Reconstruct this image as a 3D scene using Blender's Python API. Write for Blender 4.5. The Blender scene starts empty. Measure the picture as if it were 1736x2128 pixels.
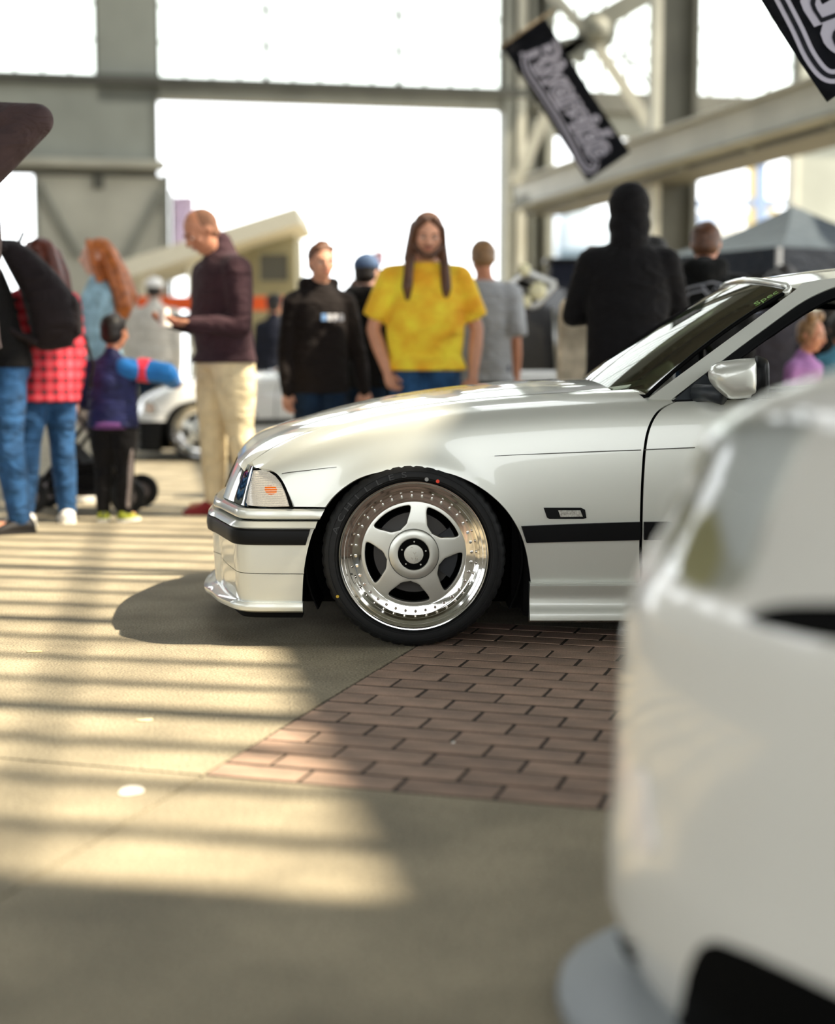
import bpy, bmesh, math, random
import numpy as np
from mathutils import Vector, Matrix
from mathutils.geometry import delaunay_2d_cdt

SC = bpy.context.scene
COL = SC.collection
random.seed(7)
RNG = np.random.default_rng(7)

# ------------------------------------------------------------------ camera
FPX, CX, CY, HZ, CAMH = 3150.0, 868.0, 1064.0, 760.0, 0.88
PITCH = math.atan((CY - HZ) / FPX)
CP, SP = math.cos(PITCH), math.sin(PITCH)
cam = bpy.data.cameras.new('camera')
cam_ob = bpy.data.objects.new('camera', cam)
COL.objects.link(cam_ob)
cam_ob.location = (0, 0, CAMH)
cam_ob.rotation_euler = (math.pi / 2 - PITCH, 0, 0)
cam.sensor_fit = 'VERTICAL'
cam.sensor_height = 70.0
cam.sensor_width = 57.0
cam.lens = FPX / 2128 * 70.0
cam.clip_end = 500
cam.clip_start = 0.05
cam.dof.use_dof = True
cam.dof.focus_distance = 4.72
cam.dof.aperture_fstop = 2.55
SC.camera = cam_ob

# ------------------------------------------------------------------ light
world = bpy.data.worlds.new('World')
SC.world = world
world.use_nodes = True
wn = world.node_tree.nodes
bg = wn['Background']
bg.inputs['Color'].default_value = (0.95, 0.985, 1.0, 1)
bg.inputs['Strength'].default_value = 4.0

SUN_H = Vector((-0.978, 0.205, 0)).normalized() * 0.82     # horizontal travel per metre of fall
sun = bpy.data.lights.new('sun', 'SUN')
sun.energy = 13.0
sun.color = (1.0, 0.88, 0.68)
sun.angle = math.radians(0.55)
sun_ob = bpy.data.objects.new('sun', sun)
COL.objects.link(sun_ob)
sun_ob.rotation_euler = Vector((SUN_H.x, SUN_H.y, -1)).to_track_quat('-Z', 'Y').to_euler()
sun_ob.location = (8, 0, 12)

vs = SC.view_settings
vs.view_transform = 'Standard'
vs.look = 'None'
vs.gamma = 1.0
vs.use_curve_mapping = False
vs.exposure = 0.0
SC.display_settings.display_device = 'sRGB'
SC.cycles.max_bounces = 8
SC.cycles.transparent_max_bounces = 16
SC.cycles.use_denoising = True
SC.cycles.sample_clamp_indirect = 6.0


def at(px, py, Y):
    """point of the photograph at horizontal distance Y"""
    a, b = (px - CX) / FPX, -(py - CY) / FPX
    d = Vector((a, CP + b * SP, -SP + b * CP))
    k = Y / d.y
    return Vector((d.x * k, Y, CAMH + d.z * k))


def proj(p):
    x, y, z = p[0], p[1], p[2] - CAMH
    zc = y * CP - z * SP
    yc = y * SP + z * CP
    return CX + FPX * x / zc, CY - FPX * yc / zc


def gnd(px, py):
    a, b = (px - CX) / FPX, -(py - CY) / FPX
    d = Vector((a, CP + b * SP, -SP + b * CP))
    k = -CAMH / d.z
    return Vector((d.x * k, d.y * k, 0))


# ------------------------------------------------------------------ materials
MATS = {}


def lin(c):
    return tuple(((v / 255) / 12.92 if v / 255 <= 0.04045 else ((v / 255 + 0.055) / 1.055) ** 2.4) for v in c)


def mat(name, rgb, rough=0.6, metal=0.0, coat=0.0, coat_rough=0.05, noise=0.0, scale=20.0, bump=0.0,
        rnd=0.0, spec=0.5, emit=None, trans=0.0, alpha=1.0, second=None, sheen=0.0):
    """one procedural material; rgb in sRGB 0-255; noise mottles the colour, rnd varies it from piece to piece"""
    if name in MATS:
        return MATS[name]
    m = bpy.data.materials.new(name)
    m.use_nodes = True
    nt = m.node_tree
    b = nt.nodes['Principled BSDF']
    c = lin(rgb)
    b.inputs['Base Color'].default_value = (*c, 1)
    b.inputs['Roughness'].default_value = rough
    b.inputs['Metallic'].default_value = metal
    b.inputs['Coat Weight'].default_value = coat
    b.inputs['Coat Roughness'].default_value = coat_rough
    b.inputs['Specular IOR Level'].default_value = spec
    b.inputs['Transmission Weight'].default_value = trans
    b.inputs['Sheen Weight'].default_value = sheen
    if emit:
        b.inputs['Emission Color'].default_value = (*c, 1)
        b.inputs['Emission Strength'].default_value = emit
    L = nt.links.new
    if noise > 0 or bump > 0:
        tc = nt.nodes.new('ShaderNodeTexCoord')
        nz = nt.nodes.new('ShaderNodeTexNoise')
        nz.inputs['Scale'].default_value = scale
        nz.inputs['Detail'].default_value = 6
        L(tc.outputs['Object'], nz.inputs['Vector'])
        if noise > 0:
            mx = nt.nodes.new('ShaderNodeMix')
            mx.data_type = 'RGBA'
            c2 = lin(second) if second else tuple(v * (1 - noise) for v in c)
            mx.inputs['A'].default_value = (*c2, 1)
            mx.inputs['B'].default_value = (*(c if second else tuple(min(1, v * (1 + noise)) for v in c)), 1)
            rp = nt.nodes.new('ShaderNodeValToRGB')
            rp.color_ramp.elements[0].position = 0.35
            rp.color_ramp.elements[1].position = 0.65
            L(nz.outputs['Fac'], rp.inputs['Fac'])
            L(rp.outputs['Color'], mx.inputs['Factor'])
            L(mx.outputs['Result'], b.inputs['Base Color'])
        if bump > 0:
            bp = nt.nodes.new('ShaderNodeBump')
            bp.inputs['Strength'].default_value = bump
            bp.inputs['Distance'].default_value = 0.01
            L(nz.outputs['Fac'], bp.inputs['Height'])
            L(bp.outputs['Normal'], b.inputs['Normal'])
    if rnd > 0:
        oi = nt.nodes.new('ShaderNodeObjectInfo')
        hs = nt.nodes.new('ShaderNodeHueSaturation')
        mr = nt.nodes.new('ShaderNodeMapRange')
        mr.inputs['To Min'].default_value = 1 - rnd
        mr.inputs['To Max'].default_value = 1 + rnd
        L(oi.outputs['Random'], mr.inputs['Value'])
        L(mr.outputs['Result'], hs.inputs['Value'])
        src = b.inputs['Base Color'].links
        if src:
            L(src[0].from_socket, hs.inputs['Color'])
        else:
            hs.inputs['Color'].default_value = (*c, 1)
        L(hs.outputs['Color'], b.inputs['Base Color'])
    MATS[name] = m
    return m


def glass_mat(name, tint, gloss=0.06, rough=0.0):
    """thin pane: tinted transparency under a Fresnel reflection"""
    if name in MATS:
        return MATS[name]
    m = bpy.data.materials.new(name)
    m.use_nodes = True
    nt = m.node_tree
    nt.nodes.remove(nt.nodes['Principled BSDF'])
    out = nt.nodes['Material Output']
    tr = nt.nodes.new('ShaderNodeBsdfTransparent')
    tr.inputs['Color'].default_value = (*lin(tint), 1)
    gl = nt.nodes.new('ShaderNodeBsdfGlossy')
    gl.inputs['Roughness'].default_value = rough
    fr = nt.nodes.new('ShaderNodeFresnel')
    fr.inputs['IOR'].default_value = 1.5
    ad = nt.nodes.new('ShaderNodeMath')
    ad.operation = 'ADD'
    ad.use_clamp = True
    ad.inputs[1].default_value = gloss
    mx = nt.nodes.new('ShaderNodeMixShader')
    L = nt.links.new
    L(fr.outputs['Fac'], ad.inputs[0])
    L(ad.outputs[0], mx.inputs['Fac'])
    L(tr.outputs[0], mx.inputs[1])
    L(gl.outputs[0], mx.inputs[2])
    L(mx.outputs[0], out.inputs['Surface'])
    MATS[name] = m
    return m


# ------------------------------------------------------------------ objects
def tag(o, label=None, cat=None, group=None, kind=None):
    if label: o['label'] = label
    if cat: o['category'] = cat
    if group: o['group'] = group
    if kind: o['kind'] = kind
    return o


def thing(name, label, cat, loc=(0, 0, 0), rz=0.0, group=None):
    o = bpy.data.objects.new(name, None)
    o.empty_display_size = 0.1
    COL.objects.link(o)
    o.location = loc
    o.rotation_euler = (0, 0, rz)
    return tag(o, label, cat, group)


def meshob(name, me, m=None, parent=None, label=None):
    o = bpy.data.objects.new(name, me)
    COL.objects.link(o)
    if m is not None and not me.materials:
        me.materials.append(m)
    if parent is not None:
        o.parent = parent
    if label: o['label'] = label
    return o


def pyob(name, verts, faces, m=None, parent=None, smooth=False, normals=None, label=None):
    me = bpy.data.meshes.new(name)
    me.from_pydata([tuple(v) for v in verts], [], faces)
    me.update()
    if smooth or normals is not None:
        me.shade_smooth()
    if normals is not None:
        me.normals_split_custom_set_from_vertices([tuple(n) for n in normals])
    return meshob(name, me, m, parent, label)


def bmob(name, bm, m=None, parent=None, smooth=False, label=None, angle=None):
    bmesh.ops.recalc_face_normals(bm, faces=bm.faces)
    me = bpy.data.meshes.new(name)
    bm.to_mesh(me)
    bm.free()
    if smooth:
        me.shade_smooth()
        if angle is not None:
            me.set_sharp_from_angle(angle=math.radians(angle))
    return meshob(name, me, m, parent, label)


def add_box(bm, lo, hi, M=None, bevel=0.0):
    lo, hi = Vector(lo), Vector(hi)
    T = Matrix.Translation((lo + hi) / 2) @ Matrix.Diagonal((*(hi - lo), 1))
    if M is not None: T = M @ T
    r = bmesh.ops.create_cube(bm, size=1, matrix=T)
    if bevel > 0:
        es = {e for v in r['verts'] for e in v.link_edges}
        bmesh.ops.bevel(bm, geom=list(es), offset=bevel, segments=2, affect='EDGES', profile=0.5)


def add_beam(bm, p, q, w, h, up=(0, 0, 1), bevel=0.0):
    """rectangular bar from p to q"""
    p, q = Vector(p), Vector(q)
    d = (q - p).normalized()
    s = d.cross(Vector(up))
    if s.length < 1e-4: s = d.cross(Vector((1, 0, 0)))
    s.normalize()
    u = s.cross(d)
    M = Matrix((( s.x, d.x, u.x, 0), (s.y, d.y, u.y, 0), (s.z, d.z, u.z, 0), (0, 0, 0, 1)))
    M.translation = (p + q) / 2
    L = (q - p).length
    add_box(bm, (-w / 2, -L / 2, -h / 2), (w / 2, L / 2, h / 2), M, bevel)


def add_tube(bm, pts, rad, n=8, caps=True):
    """round tube through pts; rad is a number or one radius per point"""
    pts = [Vector(p) for p in pts]
    if not hasattr(rad, '__len__'): rad = [rad] * len(pts)
    rings = []
    prev = None
    for i, p in enumerate(pts):
        d = (pts[min(i + 1, len(pts) - 1)] - pts[max(i - 1, 0)]).normalized()
        s = d.cross(Vector((0, 0, 1))) if prev is None else prev - d * prev.dot(d)
        if s.length < 1e-3: s = d.cross(Vector((0, 1, 0)))
        s.normalize()
        prev = s
        u = d.cross(s)
        rings.append([bm.verts.new(p + rad[i] * (math.cos(2 * math.pi * k / n) * s + math.sin(2 * math.pi * k / n) * u)) for k in range(n)])
    for a, b in zip(rings, rings[1:]):
        for k in range(n):
            bm.faces.new((a[k], a[(k + 1) % n], b[(k + 1) % n], b[k]))
    if caps:
        bm.faces.new(rings[0][::-1])
        bm.faces.new(rings[-1])


def add_loft(bm, rings, closed=True, caps=True):
    vr = [[bm.verts.new(p) for p in r] for r in rings]
    n = len(vr[0])
    for a, b in zip(vr, vr[1:]):
        for k in range(n if closed else n - 1):
            bm.faces.new((a[k], a[(k + 1) % n], b[(k + 1) % n], b[k]))
    if caps and closed:
        bm.faces.new(vr[0][::-1])
        bm.faces.new(vr[-1])


def add_lathe(bm, prof, n=48, M=None, closed=False):
    """prof = [(r, h)] turned about the local Y axis (h along Y)"""
    M = M or Matrix()
    rings = []
    for r, h in prof:
        if r < 1e-6:
            rings.append([bm.verts.new(M @ Vector((0, h, 0)))])
        else:
            rings.append([bm.verts.new(M @ Vector((r * math.cos(2 * math.pi * k / n), h, r * math.sin(2 * math.pi * k / n)))) for k in range(n)])
    seq = list(zip(rings, rings[1:]))
    if closed: seq.append((rings[-1], rings[0]))
    for a, b in seq:
        for k in range(n):
            k2 = (k + 1) % n
            if len(a) == 1 and len(b) == 1: continue
            if len(a) == 1: bm.faces.new((a[0], b[k2], b[k]))
            elif len(b) == 1: bm.faces.new((a[k], a[k2], b[0]))
            else: bm.faces.new((a[k], a[k2], b[k2], b[k]))


def add_prism(bm, poly, depth, M):
    """poly [(x, z)] in the local XZ plane, pushed along local Y by depth (front face at y=0)"""
    a = [bm.verts.new(M @ Vector((x, 0, z))) for x, z in poly]
    b = [bm.verts.new(M @ Vector((x, depth, z))) for x, z in poly]
    n = len(poly)
    for k in range(n):
        bm.faces.new((a[k], a[(k + 1) % n], b[(k + 1) % n], b[k]))
    bm.faces.new(a[::-1])
    bm.faces.new(b)


def bezier_smooth(pts, n=6, closed=False):
    """Catmull-Rom through pts (tuples of any dimension)"""
    P = [np.array(p, float) for p in pts]
    out = []
    N = len(P)
    rng = range(N if closed else N - 1)
    for i in rng:
        p0 = P[(i - 1) % N] if closed or i > 0 else P[0]
        p1, p2 = P[i], P[(i + 1) % N]
        p3 = P[(i + 2) % N] if closed or i + 2 < N else P[-1]
        for k in range(n):
            t = k / n
            out.append(0.5 * ((2 * p1) + (-p0 + p2) * t + (2 * p0 - 5 * p1 + 4 * p2 - p3) * t ** 2 + (-p0 + 3 * p1 - 3 * p2 + p3) * t ** 3))
    if not closed: out.append(P[-1])
    return out


def text_mesh(body, size, shear=0.0, extrude=0.002, offset=0.0, spacing=1.0):
    cu = bpy.data.curves.new('lettering', 'FONT')
    cu.body = body
    cu.size = size
    cu.shear = shear
    cu.extrude = extrude
    cu.offset = offset
    cu.space_character = spacing
    cu.align_x = 'CENTER'
    cu.align_y = 'CENTER'
    cu.resolution_u = 4
    o = bpy.data.objects.new('lettering', cu)
    COL.objects.link(o)
    dg = bpy.context.evaluated_depsgraph_get()
    me = bpy.data.meshes.new_from_object(o.evaluated_get(dg))
    bpy.data.objects.remove(o)
    me.materials.clear()
    return me


def copy_tree(o, parent=None):
    c = o.copy()
    COL.objects.link(c)
    if parent is not None: c.parent = parent
    for ch in list(o.children):
        copy_tree(ch, c)
    return c


# ------------------------------------------------------------------ the setting: floor
m_conc = mat('concrete', (147, 137, 115), 0.85, noise=0.22, scale=3.0, bump=0.0)
def speckle(m, fine=260.0, amt=0.35):
    """fine aggregate grain over a material's colour and a matching bump"""
    nt = m.node_tree
    b = nt.nodes['Principled BSDF']
    tc = nt.nodes.new('ShaderNodeTexCoord')
    nz = nt.nodes.new('ShaderNodeTexNoise')
    nz.inputs['Scale'].default_value = fine
    nz.inputs['Detail'].default_value = 3
    mr = nt.nodes.new('ShaderNodeMapRange')
    mr.inputs['From Min'].default_value = 0.3
    mr.inputs['From Max'].default_value = 0.7
    mr.inputs['To Min'].default_value = 1 - amt
    mr.inputs['To Max'].default_value = 1 + amt
    hs = nt.nodes.new('ShaderNodeHueSaturation')
    bp = nt.nodes.new('ShaderNodeBump')
    bp.inputs['Strength'].default_value = 0.5
    bp.inputs['Distance'].default_value = 0.004
    L = nt.links.new
    L(tc.outputs['Object'], nz.inputs['Vector'])
    L(nz.outputs['Fac'], mr.inputs['Value'])
    L(mr.outputs['Result'], hs.inputs['Value'])
    src = b.inputs['Base Color'].links[0].from_socket
    L(src, hs.inputs['Color'])
    L(hs.outputs['Color'], b.inputs['Base Color'])
    L(nz.outputs['Fac'], bp.inputs['Height'])
    L(bp.outputs['Normal'], b.inputs['Normal'])
speckle(m_conc, 150, 0.5)
m_sand = mat('joint_sand', (92, 66, 44), 0.95, noise=0.4, scale=30)
m_brick = mat('paving_brick', (166, 138, 119), 0.8, noise=0.6, scale=9, second=(136, 116, 101), rnd=0.14)
speckle(m_brick, 200, 0.18)

YAWB = math.radians(16.9)                       # paving grid
BU = Vector((math.cos(YAWB), -math.sin(YAWB), 0))
BV = Vector((math.sin(YAWB), math.cos(YAWB), 0))
BO = gnd(423, 1611)                             # corner of the brick field
BL, BW, BJ = 0.2150, 0.1085, 0.0105


def pave(u, v, z=0.0):
    p = BO + BU * u + BV * v
    return Vector((p.x, p.y, z))


floor = tag(bpy.data.objects.new('floor', None), kind='structure')
COL.objects.link(floor)
bed = pyob('floor_bed', [(-60, -14, -.012), (60, -14, -.012), (60, 70, -.012), (-60, 70, -.012)], [(0, 1, 2, 3)], m_sand, floor)
g = 0.005


def slab(name, u0, u1, v0, v1):
    bm = bmesh.new()
    lo = [pave(u, v, 0) for u, v in ((u0, v0), (u1, v0), (u1, v1), (u0, v1))]
    t = [bm.verts.new(p) for p in lo]
    b = [bm.verts.new(p - Vector((0, 0, .011))) for p in lo]
    bm.faces.new(t)
    for k in range(4): bm.faces.new((t[k], b[k], b[(k + 1) % 4], t[(k + 1) % 4]))
    return bmob(name, bm, m_conc, floor)


slab('concrete_slab', -40, -g, -12, -g)
slab('concrete_slab', g, 40, -12, -g)
slab('concrete_slab', -40, -g, g, 60)
NR, NC = 19, 15
slab('concrete_slab', g, 40, NR * BW + g, 60)
slab('concrete_slab', NC * BL + g, 40, g, NR * BW - g)

m_fsand = mat('brick_joint_sand', (50, 39, 30), 0.95, noise=0.4, scale=40)
pyob('joint_bed', [pave(u, v, -.0006) for u, v in ((0, 0), (NC * BL, 0), (NC * BL, NR * BW), (0, NR * BW))], [(0, 1, 2, 3)], m_fsand, floor)
BR = .0150
bb = bmesh.new()
add_box(bb, (-BL / 2 + BJ / 2, -BW / 2 + BR / 2, -.011), (BL / 2 - BJ / 2, BW / 2 - BR / 2, 0), bevel=.0012)
proto_me = bpy.data.meshes.new('brick')
bb.to_mesh(proto_me); bb.free()
proto_me.materials.append(m_brick)
bb = bmesh.new()
add_box(bb, (-BL / 4 + BJ / 2, -BW / 2 + BR / 2, -.011), (BL / 4 - BJ / 2, BW / 2 - BR / 2, 0), bevel=.0012)
half_me = bpy.data.meshes.new('half_brick')
bb.to_mesh(half_me); bb.free()
half_me.materials.append(m_brick)
ROWOFF = [1, 0, .5, 1, 0, .5, 1, 0, 1, 0, 1, 0, 1, 0, 1, 0, 1, 0, 1]
for r in range(NR):
    odd = r % 2
    u = 0.0
    c = 0
    while u < NC * BL - .05:
        half = (odd and c == 0) or (u + BL > NC * BL + .02)
        w = BL / 2 if half else BL
        o = bpy.data.objects.new('half_brick' if half else 'brick', half_me if half else proto_me)
        COL.objects.link(o)
        o.parent = floor
        o.location = pave(u + w / 2 + random.uniform(-.0012, .0012), (r + .5) * BW + random.uniform(-.001, .001), .0012 + random.uniform(-.0007, .0009))
        o.rotation_euler = (random.uniform(-.004, .004), random.uniform(-.003, .003), -YAWB + random.uniform(-.006, .006))
        u += w
        c += 1

# pale spots and scraps lying on the paving
def scrap(px, py, w, h, label, rgb, cat='litter', name='paper_scrap'):
    p = gnd(px, py)
    pts = []
    for k in range(14):
        a = 2 * math.pi * k / 14
        rr = 1 + .12 * math.sin(3 * a + px)
        pts.append((math.cos(a) * w / 2 * rr, math.sin(a) * h / 2 * rr))
    bm = bmesh.new()
    t = [bm.verts.new((x, y, .0035 + .001 * math.sin(5 * x / w))) for x, y in pts]
    b = [bm.verts.new((x, y, .0012)) for x, y in pts]
    bm.faces.new(t)
    for k in range(14): bm.faces.new((t[k], b[k], b[(k + 1) % 14], t[(k + 1) % 14]))
    o = bmob(name, bm, mat('scrap_' + str(px), rgb, .7))
    o.location = (p.x, p.y, 0)
    tag(o, label, cat)


scrap(272, 1645, .05, .065, 'white oval of flattened litter on the sunlit concrete near the expansion joint', (235, 228, 220))
scrap(301, 1498, .04, .025, 'small pale yellowish scrap lying on sunlit concrete just beyond the dark shadow stripe', (235, 215, 175))
scrap(70, 1355, .05, .02, 'thin pale sliver on the sunlit concrete left of the car shadow', (235, 210, 160))
scrap(942, 1545, .009, .012, 'tiny white crumb lying on a paving brick', (235, 230, 220))

# ------------------------------------------------------------------ the setting: hall
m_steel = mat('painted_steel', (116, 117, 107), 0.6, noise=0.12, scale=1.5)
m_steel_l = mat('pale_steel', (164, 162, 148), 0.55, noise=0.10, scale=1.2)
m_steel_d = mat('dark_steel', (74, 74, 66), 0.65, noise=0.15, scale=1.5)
m_clad = mat('wall_cladding', (138, 141, 132), 0.7, noise=0.10, scale=0.8)
m_roof = mat('roof_deck', (92, 92, 84), 0.8, noise=0.1, scale=0.5)
m_pane = glass_mat('hall_glass', (246, 248, 244), 0.02)

WYAW = math.radians(10.5)
WU = Vector((math.cos(WYAW), math.sin(WYAW), 0))
WV = Vector((-math.sin(WYAW), math.cos(WYAW), 0))
WO = Vector((at(1041, 760, 33).x, 33, 0))           # foot of the far wall where the great doorway ends
WM = Matrix(((WU.x, WV.x, 0, WO.x), (WU.y, WV.y, 0, WO.y), (0, 0, 1, 0), (0, 0, 0, 1)))


def wpx(px, py):
    """photo pixel -> (u, z) on the far wall plane"""
    a, b = (px - CX) / FPX, -(py - CY) / FPX
    d = Vector((a, CP + b * SP, -SP + b * CP))
    n = WV
    k = (WO - Vector((0, 0, CAMH))).dot(n) / d.dot(n)
    p = Vector((0, 0, CAMH)) + d * k
    return (p - WO).dot(WU), p.z


wall = tag(bpy.data.objects.new('wall_back', None), kind='structure')
COL.objects.link(wall)


def wbox(name, px0, py0, px1, py1, m, v0=-.15, v1=.25, zmin=None, bevel=0.0, parent=None):
    u0, z1 = wpx(px0, py0)
    u1, _ = wpx(px1, py0)
    um = (px0 + px1) / 2
    z1 = wpx(um, py0)[1]
    z0 = wpx(um, py1)[1] if zmin is None else zmin
    bm = bmesh.new()
    add_box(bm, (u0, v0, z0), (u1, v1, z1), WM, bevel)
    return bmob(name, bm, m, parent or wall)


TOP = 14.6
U = lambda px: wpx(px, 400)[0]
Z = lambda py, px=690: wpx(px, py)[1]
zs, zl = Z(172, 690), Z(188, 690)                # sill bottom / lintel
z_sill = Z(176, 690)
z_lint = Z(218, 690)


def wb(name, u0, u1, z0, z1, v0, v1, m, bevel=0.0, parent=None):
    bm = bmesh.new()
    add_box(bm, (u0, v0, z0), (u1, v1, z1), WM, bevel)
    return bmob(name, bm, m, parent or wall)


# piers and spandrels
wb('pier_cladding', U(207), U(331), z_sill - .5, TOP, -.1, .3, m_clad)
wb('pier_cladding', U(-260), U(331), Z(345, 200), z_sill - .18, -.1, .3, m_clad)
wb('lower_panel', U(72), U(349), 0, Z(350, 200) - .12, -.02, .22, m_steel_l)
wb('panel_edge', U(340), U(352), 0, Z(362, 340), -.12, .24, m_steel)
wb('panel_edge', U(70), U(80), 0, Z(362, 100), -.08, .24, m_steel)
wb('ledge', U(-260), U(345), Z(352, 200), Z(335, 200), -.45, .1, m_steel_l, .02)
wb('ledge_shade_strip', U(-260), U(330), Z(366, 200), Z(352, 200), -.12, .1, m_steel_d)  # dark strip painted in for the shade under the ledge
for a, b in (((82, 385), (165, 535)), ((338, 400), (262, 540))):
    ua, za = wpx(*a); ub, zb = wpx(*b)
    bm = bmesh.new()
    add_beam(bm, WM @ Vector((ua, -.1, za)), WM @ Vector((ub, -.1, zb)), .12, .12)
    bmob('panel_brace', bm, m_steel, wall)
ua, za = wpx(205, 375)
bm = bmesh.new(); add_box(bm, (ua - .1, -.12, za - .18), (ua + .1, -.02, za + .18), WM, .02)
bmob('wall_lamp_box', bm, m_steel_d, wall)
# sill beam, lintel beam along the whole wall
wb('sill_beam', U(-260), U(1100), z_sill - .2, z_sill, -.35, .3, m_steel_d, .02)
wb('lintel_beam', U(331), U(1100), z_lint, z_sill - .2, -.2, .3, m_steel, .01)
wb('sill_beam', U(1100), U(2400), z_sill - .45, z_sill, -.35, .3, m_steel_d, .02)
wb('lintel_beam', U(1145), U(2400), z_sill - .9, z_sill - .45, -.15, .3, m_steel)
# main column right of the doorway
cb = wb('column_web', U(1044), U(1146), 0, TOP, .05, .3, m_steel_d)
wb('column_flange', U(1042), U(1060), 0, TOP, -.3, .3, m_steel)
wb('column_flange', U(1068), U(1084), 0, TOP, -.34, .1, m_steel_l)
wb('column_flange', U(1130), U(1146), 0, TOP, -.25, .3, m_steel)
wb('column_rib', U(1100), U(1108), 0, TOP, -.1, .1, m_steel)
# far right pier and corner
wb('pier_cladding', U(1652), U(2400), 0, Z(215, 1690), -.1, .3, m_clad)
wb('pier_cladding', U(1652), U(1760), Z(215, 1690), TOP, -.1, .3, m_clad)
wb('pier_edge', U(1646), U(1656), 0, z_sill - .9, -.16, .3, m_steel_l)
wb('pier_edge', U(1650), U(1658), z_sill, TOP, -.16, .3, m_steel)
wb('upper_wall', U(-900), U(2400), 12.4, TOP, -.1, .3, m_clad)
wb('pier_cladding', U(-900), U(-260), 0, TOP, -.1, .3, m_clad)
# interior edge of doorway
wb('door_jamb', U(322), U(331), Z(345, 330), z_lint, -.16, .34, m_steel)


def window(n, pxa, pxb, cols, heavy=()):
    w = tag(bpy.data.objects.new('window_%d' % n, None), kind='structure')
    COL.objects.link(w)
    u0, u1 = U(pxa), U(pxb)
    z0, z1 = z_sill, 12.4
    dz = abs(Z(75, 690) - Z(0, 690)) 
    for k in range(cols + 1):
        u = u0 + (u1 - u0) * k / cols
        hv = k in heavy or k in (0, cols)
        wd = .11 if hv else .045
        wb('mullion' if hv else 'glazing_bar', u - wd / 2, u + wd / 2, z0, z1, -.05, .05, m_steel_d if hv else m_steel, parent=w)
    z = z0 + dz
    while z < z1:
        wb('glazing_bar', u0, u1, z - .02, z + .02, -.04, .04, m_steel, parent=w)
        z += dz
    zz = [z0]
    while zz[-1] + dz < z1: zz.append(zz[-1] + dz)
    zz.append(z1)
    for k in range(cols):
        for a, b in zip(zz, zz[1:]):
            ua, ub = u0 + (u1 - u0) * k / cols, u0 + (u1 - u0) * (k + 1) / cols
            if a > 9.6: continue
            wb('pane', ua + .01, ub - .01, a + .01, b - .01, -.006, .006, m_pane, parent=w)
    wb('upper_glazing', u0, u1, 9.6, z1, -.006, .006, m_pane, parent=w)


window(1, -20, 207, 4)
window(2, 331, 1042, 13, heavy=(4, 9))
window(3, 1146, 1350, 4)
window(4, 1350, 1650, 5)

# freestanding crane girder, its column and the lattice bracing between the columns
girder = tag(bpy.data.objects.new('trim_1', None), kind='structure')
COL.objects.link(girder)
GA, GB = at(1078, 408, 32), at(1736, 208, 20.3)
GB.z = GA.z
GD = (GB - GA).normalized()
GE = GB + GD * 9


def gpart(name, p, q, w, h, m, bevel=.0, up=(0, 0, 1)):
    bm = bmesh.new()
    add_beam(bm, p, q, w, h, up, bevel)
    return bmob(name, bm, m, girder)


gpart('girder_web', GA, GE, .16, .5, m_steel_l)
for dz in (-.27, .27):
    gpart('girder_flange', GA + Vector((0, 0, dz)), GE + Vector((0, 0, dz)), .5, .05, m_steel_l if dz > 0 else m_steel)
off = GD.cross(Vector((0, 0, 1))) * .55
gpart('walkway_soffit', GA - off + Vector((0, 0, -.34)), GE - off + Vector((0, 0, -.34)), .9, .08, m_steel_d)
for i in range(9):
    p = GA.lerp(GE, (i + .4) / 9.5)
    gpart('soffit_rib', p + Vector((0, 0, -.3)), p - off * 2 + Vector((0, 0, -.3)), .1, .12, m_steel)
m_red = mat('red_rail', (170, 84, 80), .6)
for a, b, Y in (((1455, 318), (1530, 312), 27.5), ((1520, 285), (1610, 280), 25.5)):
    gpart('red_rail', at(*a, Y), at(*b, Y), .1, .14, m_red)
gpart('girder_bracket', at(1085, 425, 31.6), at(1138, 405, 31), .35, .22, m_steel)

col = tag(bpy.data.objects.new('trim_2', None), kind='structure')
COL.objects.link(col)
pc = at(1398, 500, 27.0)
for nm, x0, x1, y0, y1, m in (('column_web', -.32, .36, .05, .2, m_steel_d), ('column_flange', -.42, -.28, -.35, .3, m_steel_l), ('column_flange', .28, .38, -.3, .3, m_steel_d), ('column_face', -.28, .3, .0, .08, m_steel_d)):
    bm = bmesh.new()
    add_box(bm, (pc.x + x0, pc.y + y0, 0), (pc.x + x1, pc.y + y1, TOP))
    bmob(nm, bm, m, col)

brace = tag(bpy.data.objects.new('trim_3', None), kind='structure')
COL.objects.link(brace)
LY = 29.0


def strut(name, a, b, w, m, Y=LY, Y2=None):
    bm = bmesh.new()
    add_beam(bm, at(*a, Y), at(*b, Y2 or Y), w, w)
    return bmob(name, bm, m, brace)


strut('brace', (1140, -20), (1240, 90), .2, m_steel_l)
strut('brace', (1225, 72), (1352, 262), .2, m_steel_l)
strut('brace', (1350, -15), (1215, 62), .34, m_steel)
strut('brace', (1245, 70), (1150, 120), .22, m_steel)
strut('brace', (1138, 232), (1072, 382), .22, m_steel_l)
strut('tie_rod', (1215, 55), (1240, -20), .05, m_steel_d)
strut('tie_rod', (1255, 70), (1352, 165), .045, m_steel_d)
strut('tie_rod', (1270, 125), (1352, 85), .045, m_steel_d)
strut('tie_rod', (1240, 120), (1210, 190), .045, m_steel_d)
strut('tie_rod', (1290, 105), (1350, 180), .04, m_steel_d)
strut('tie_rod', (1180, 95), (1260, 60), .05, m_steel_d)
bm = bmesh.new()
c = at(1240, 66, LY)
bmesh.ops.create_cone(bm, cap_ends=True, segments=20, radius1=.38, radius2=.38, depth=.16, matrix=Matrix.Translation(c) @ Matrix.Rotation(math.pi / 2, 4, 'X'))
bmob('gusset_plate', bm, m_steel, brace)
bm = bmesh.new()
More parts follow.
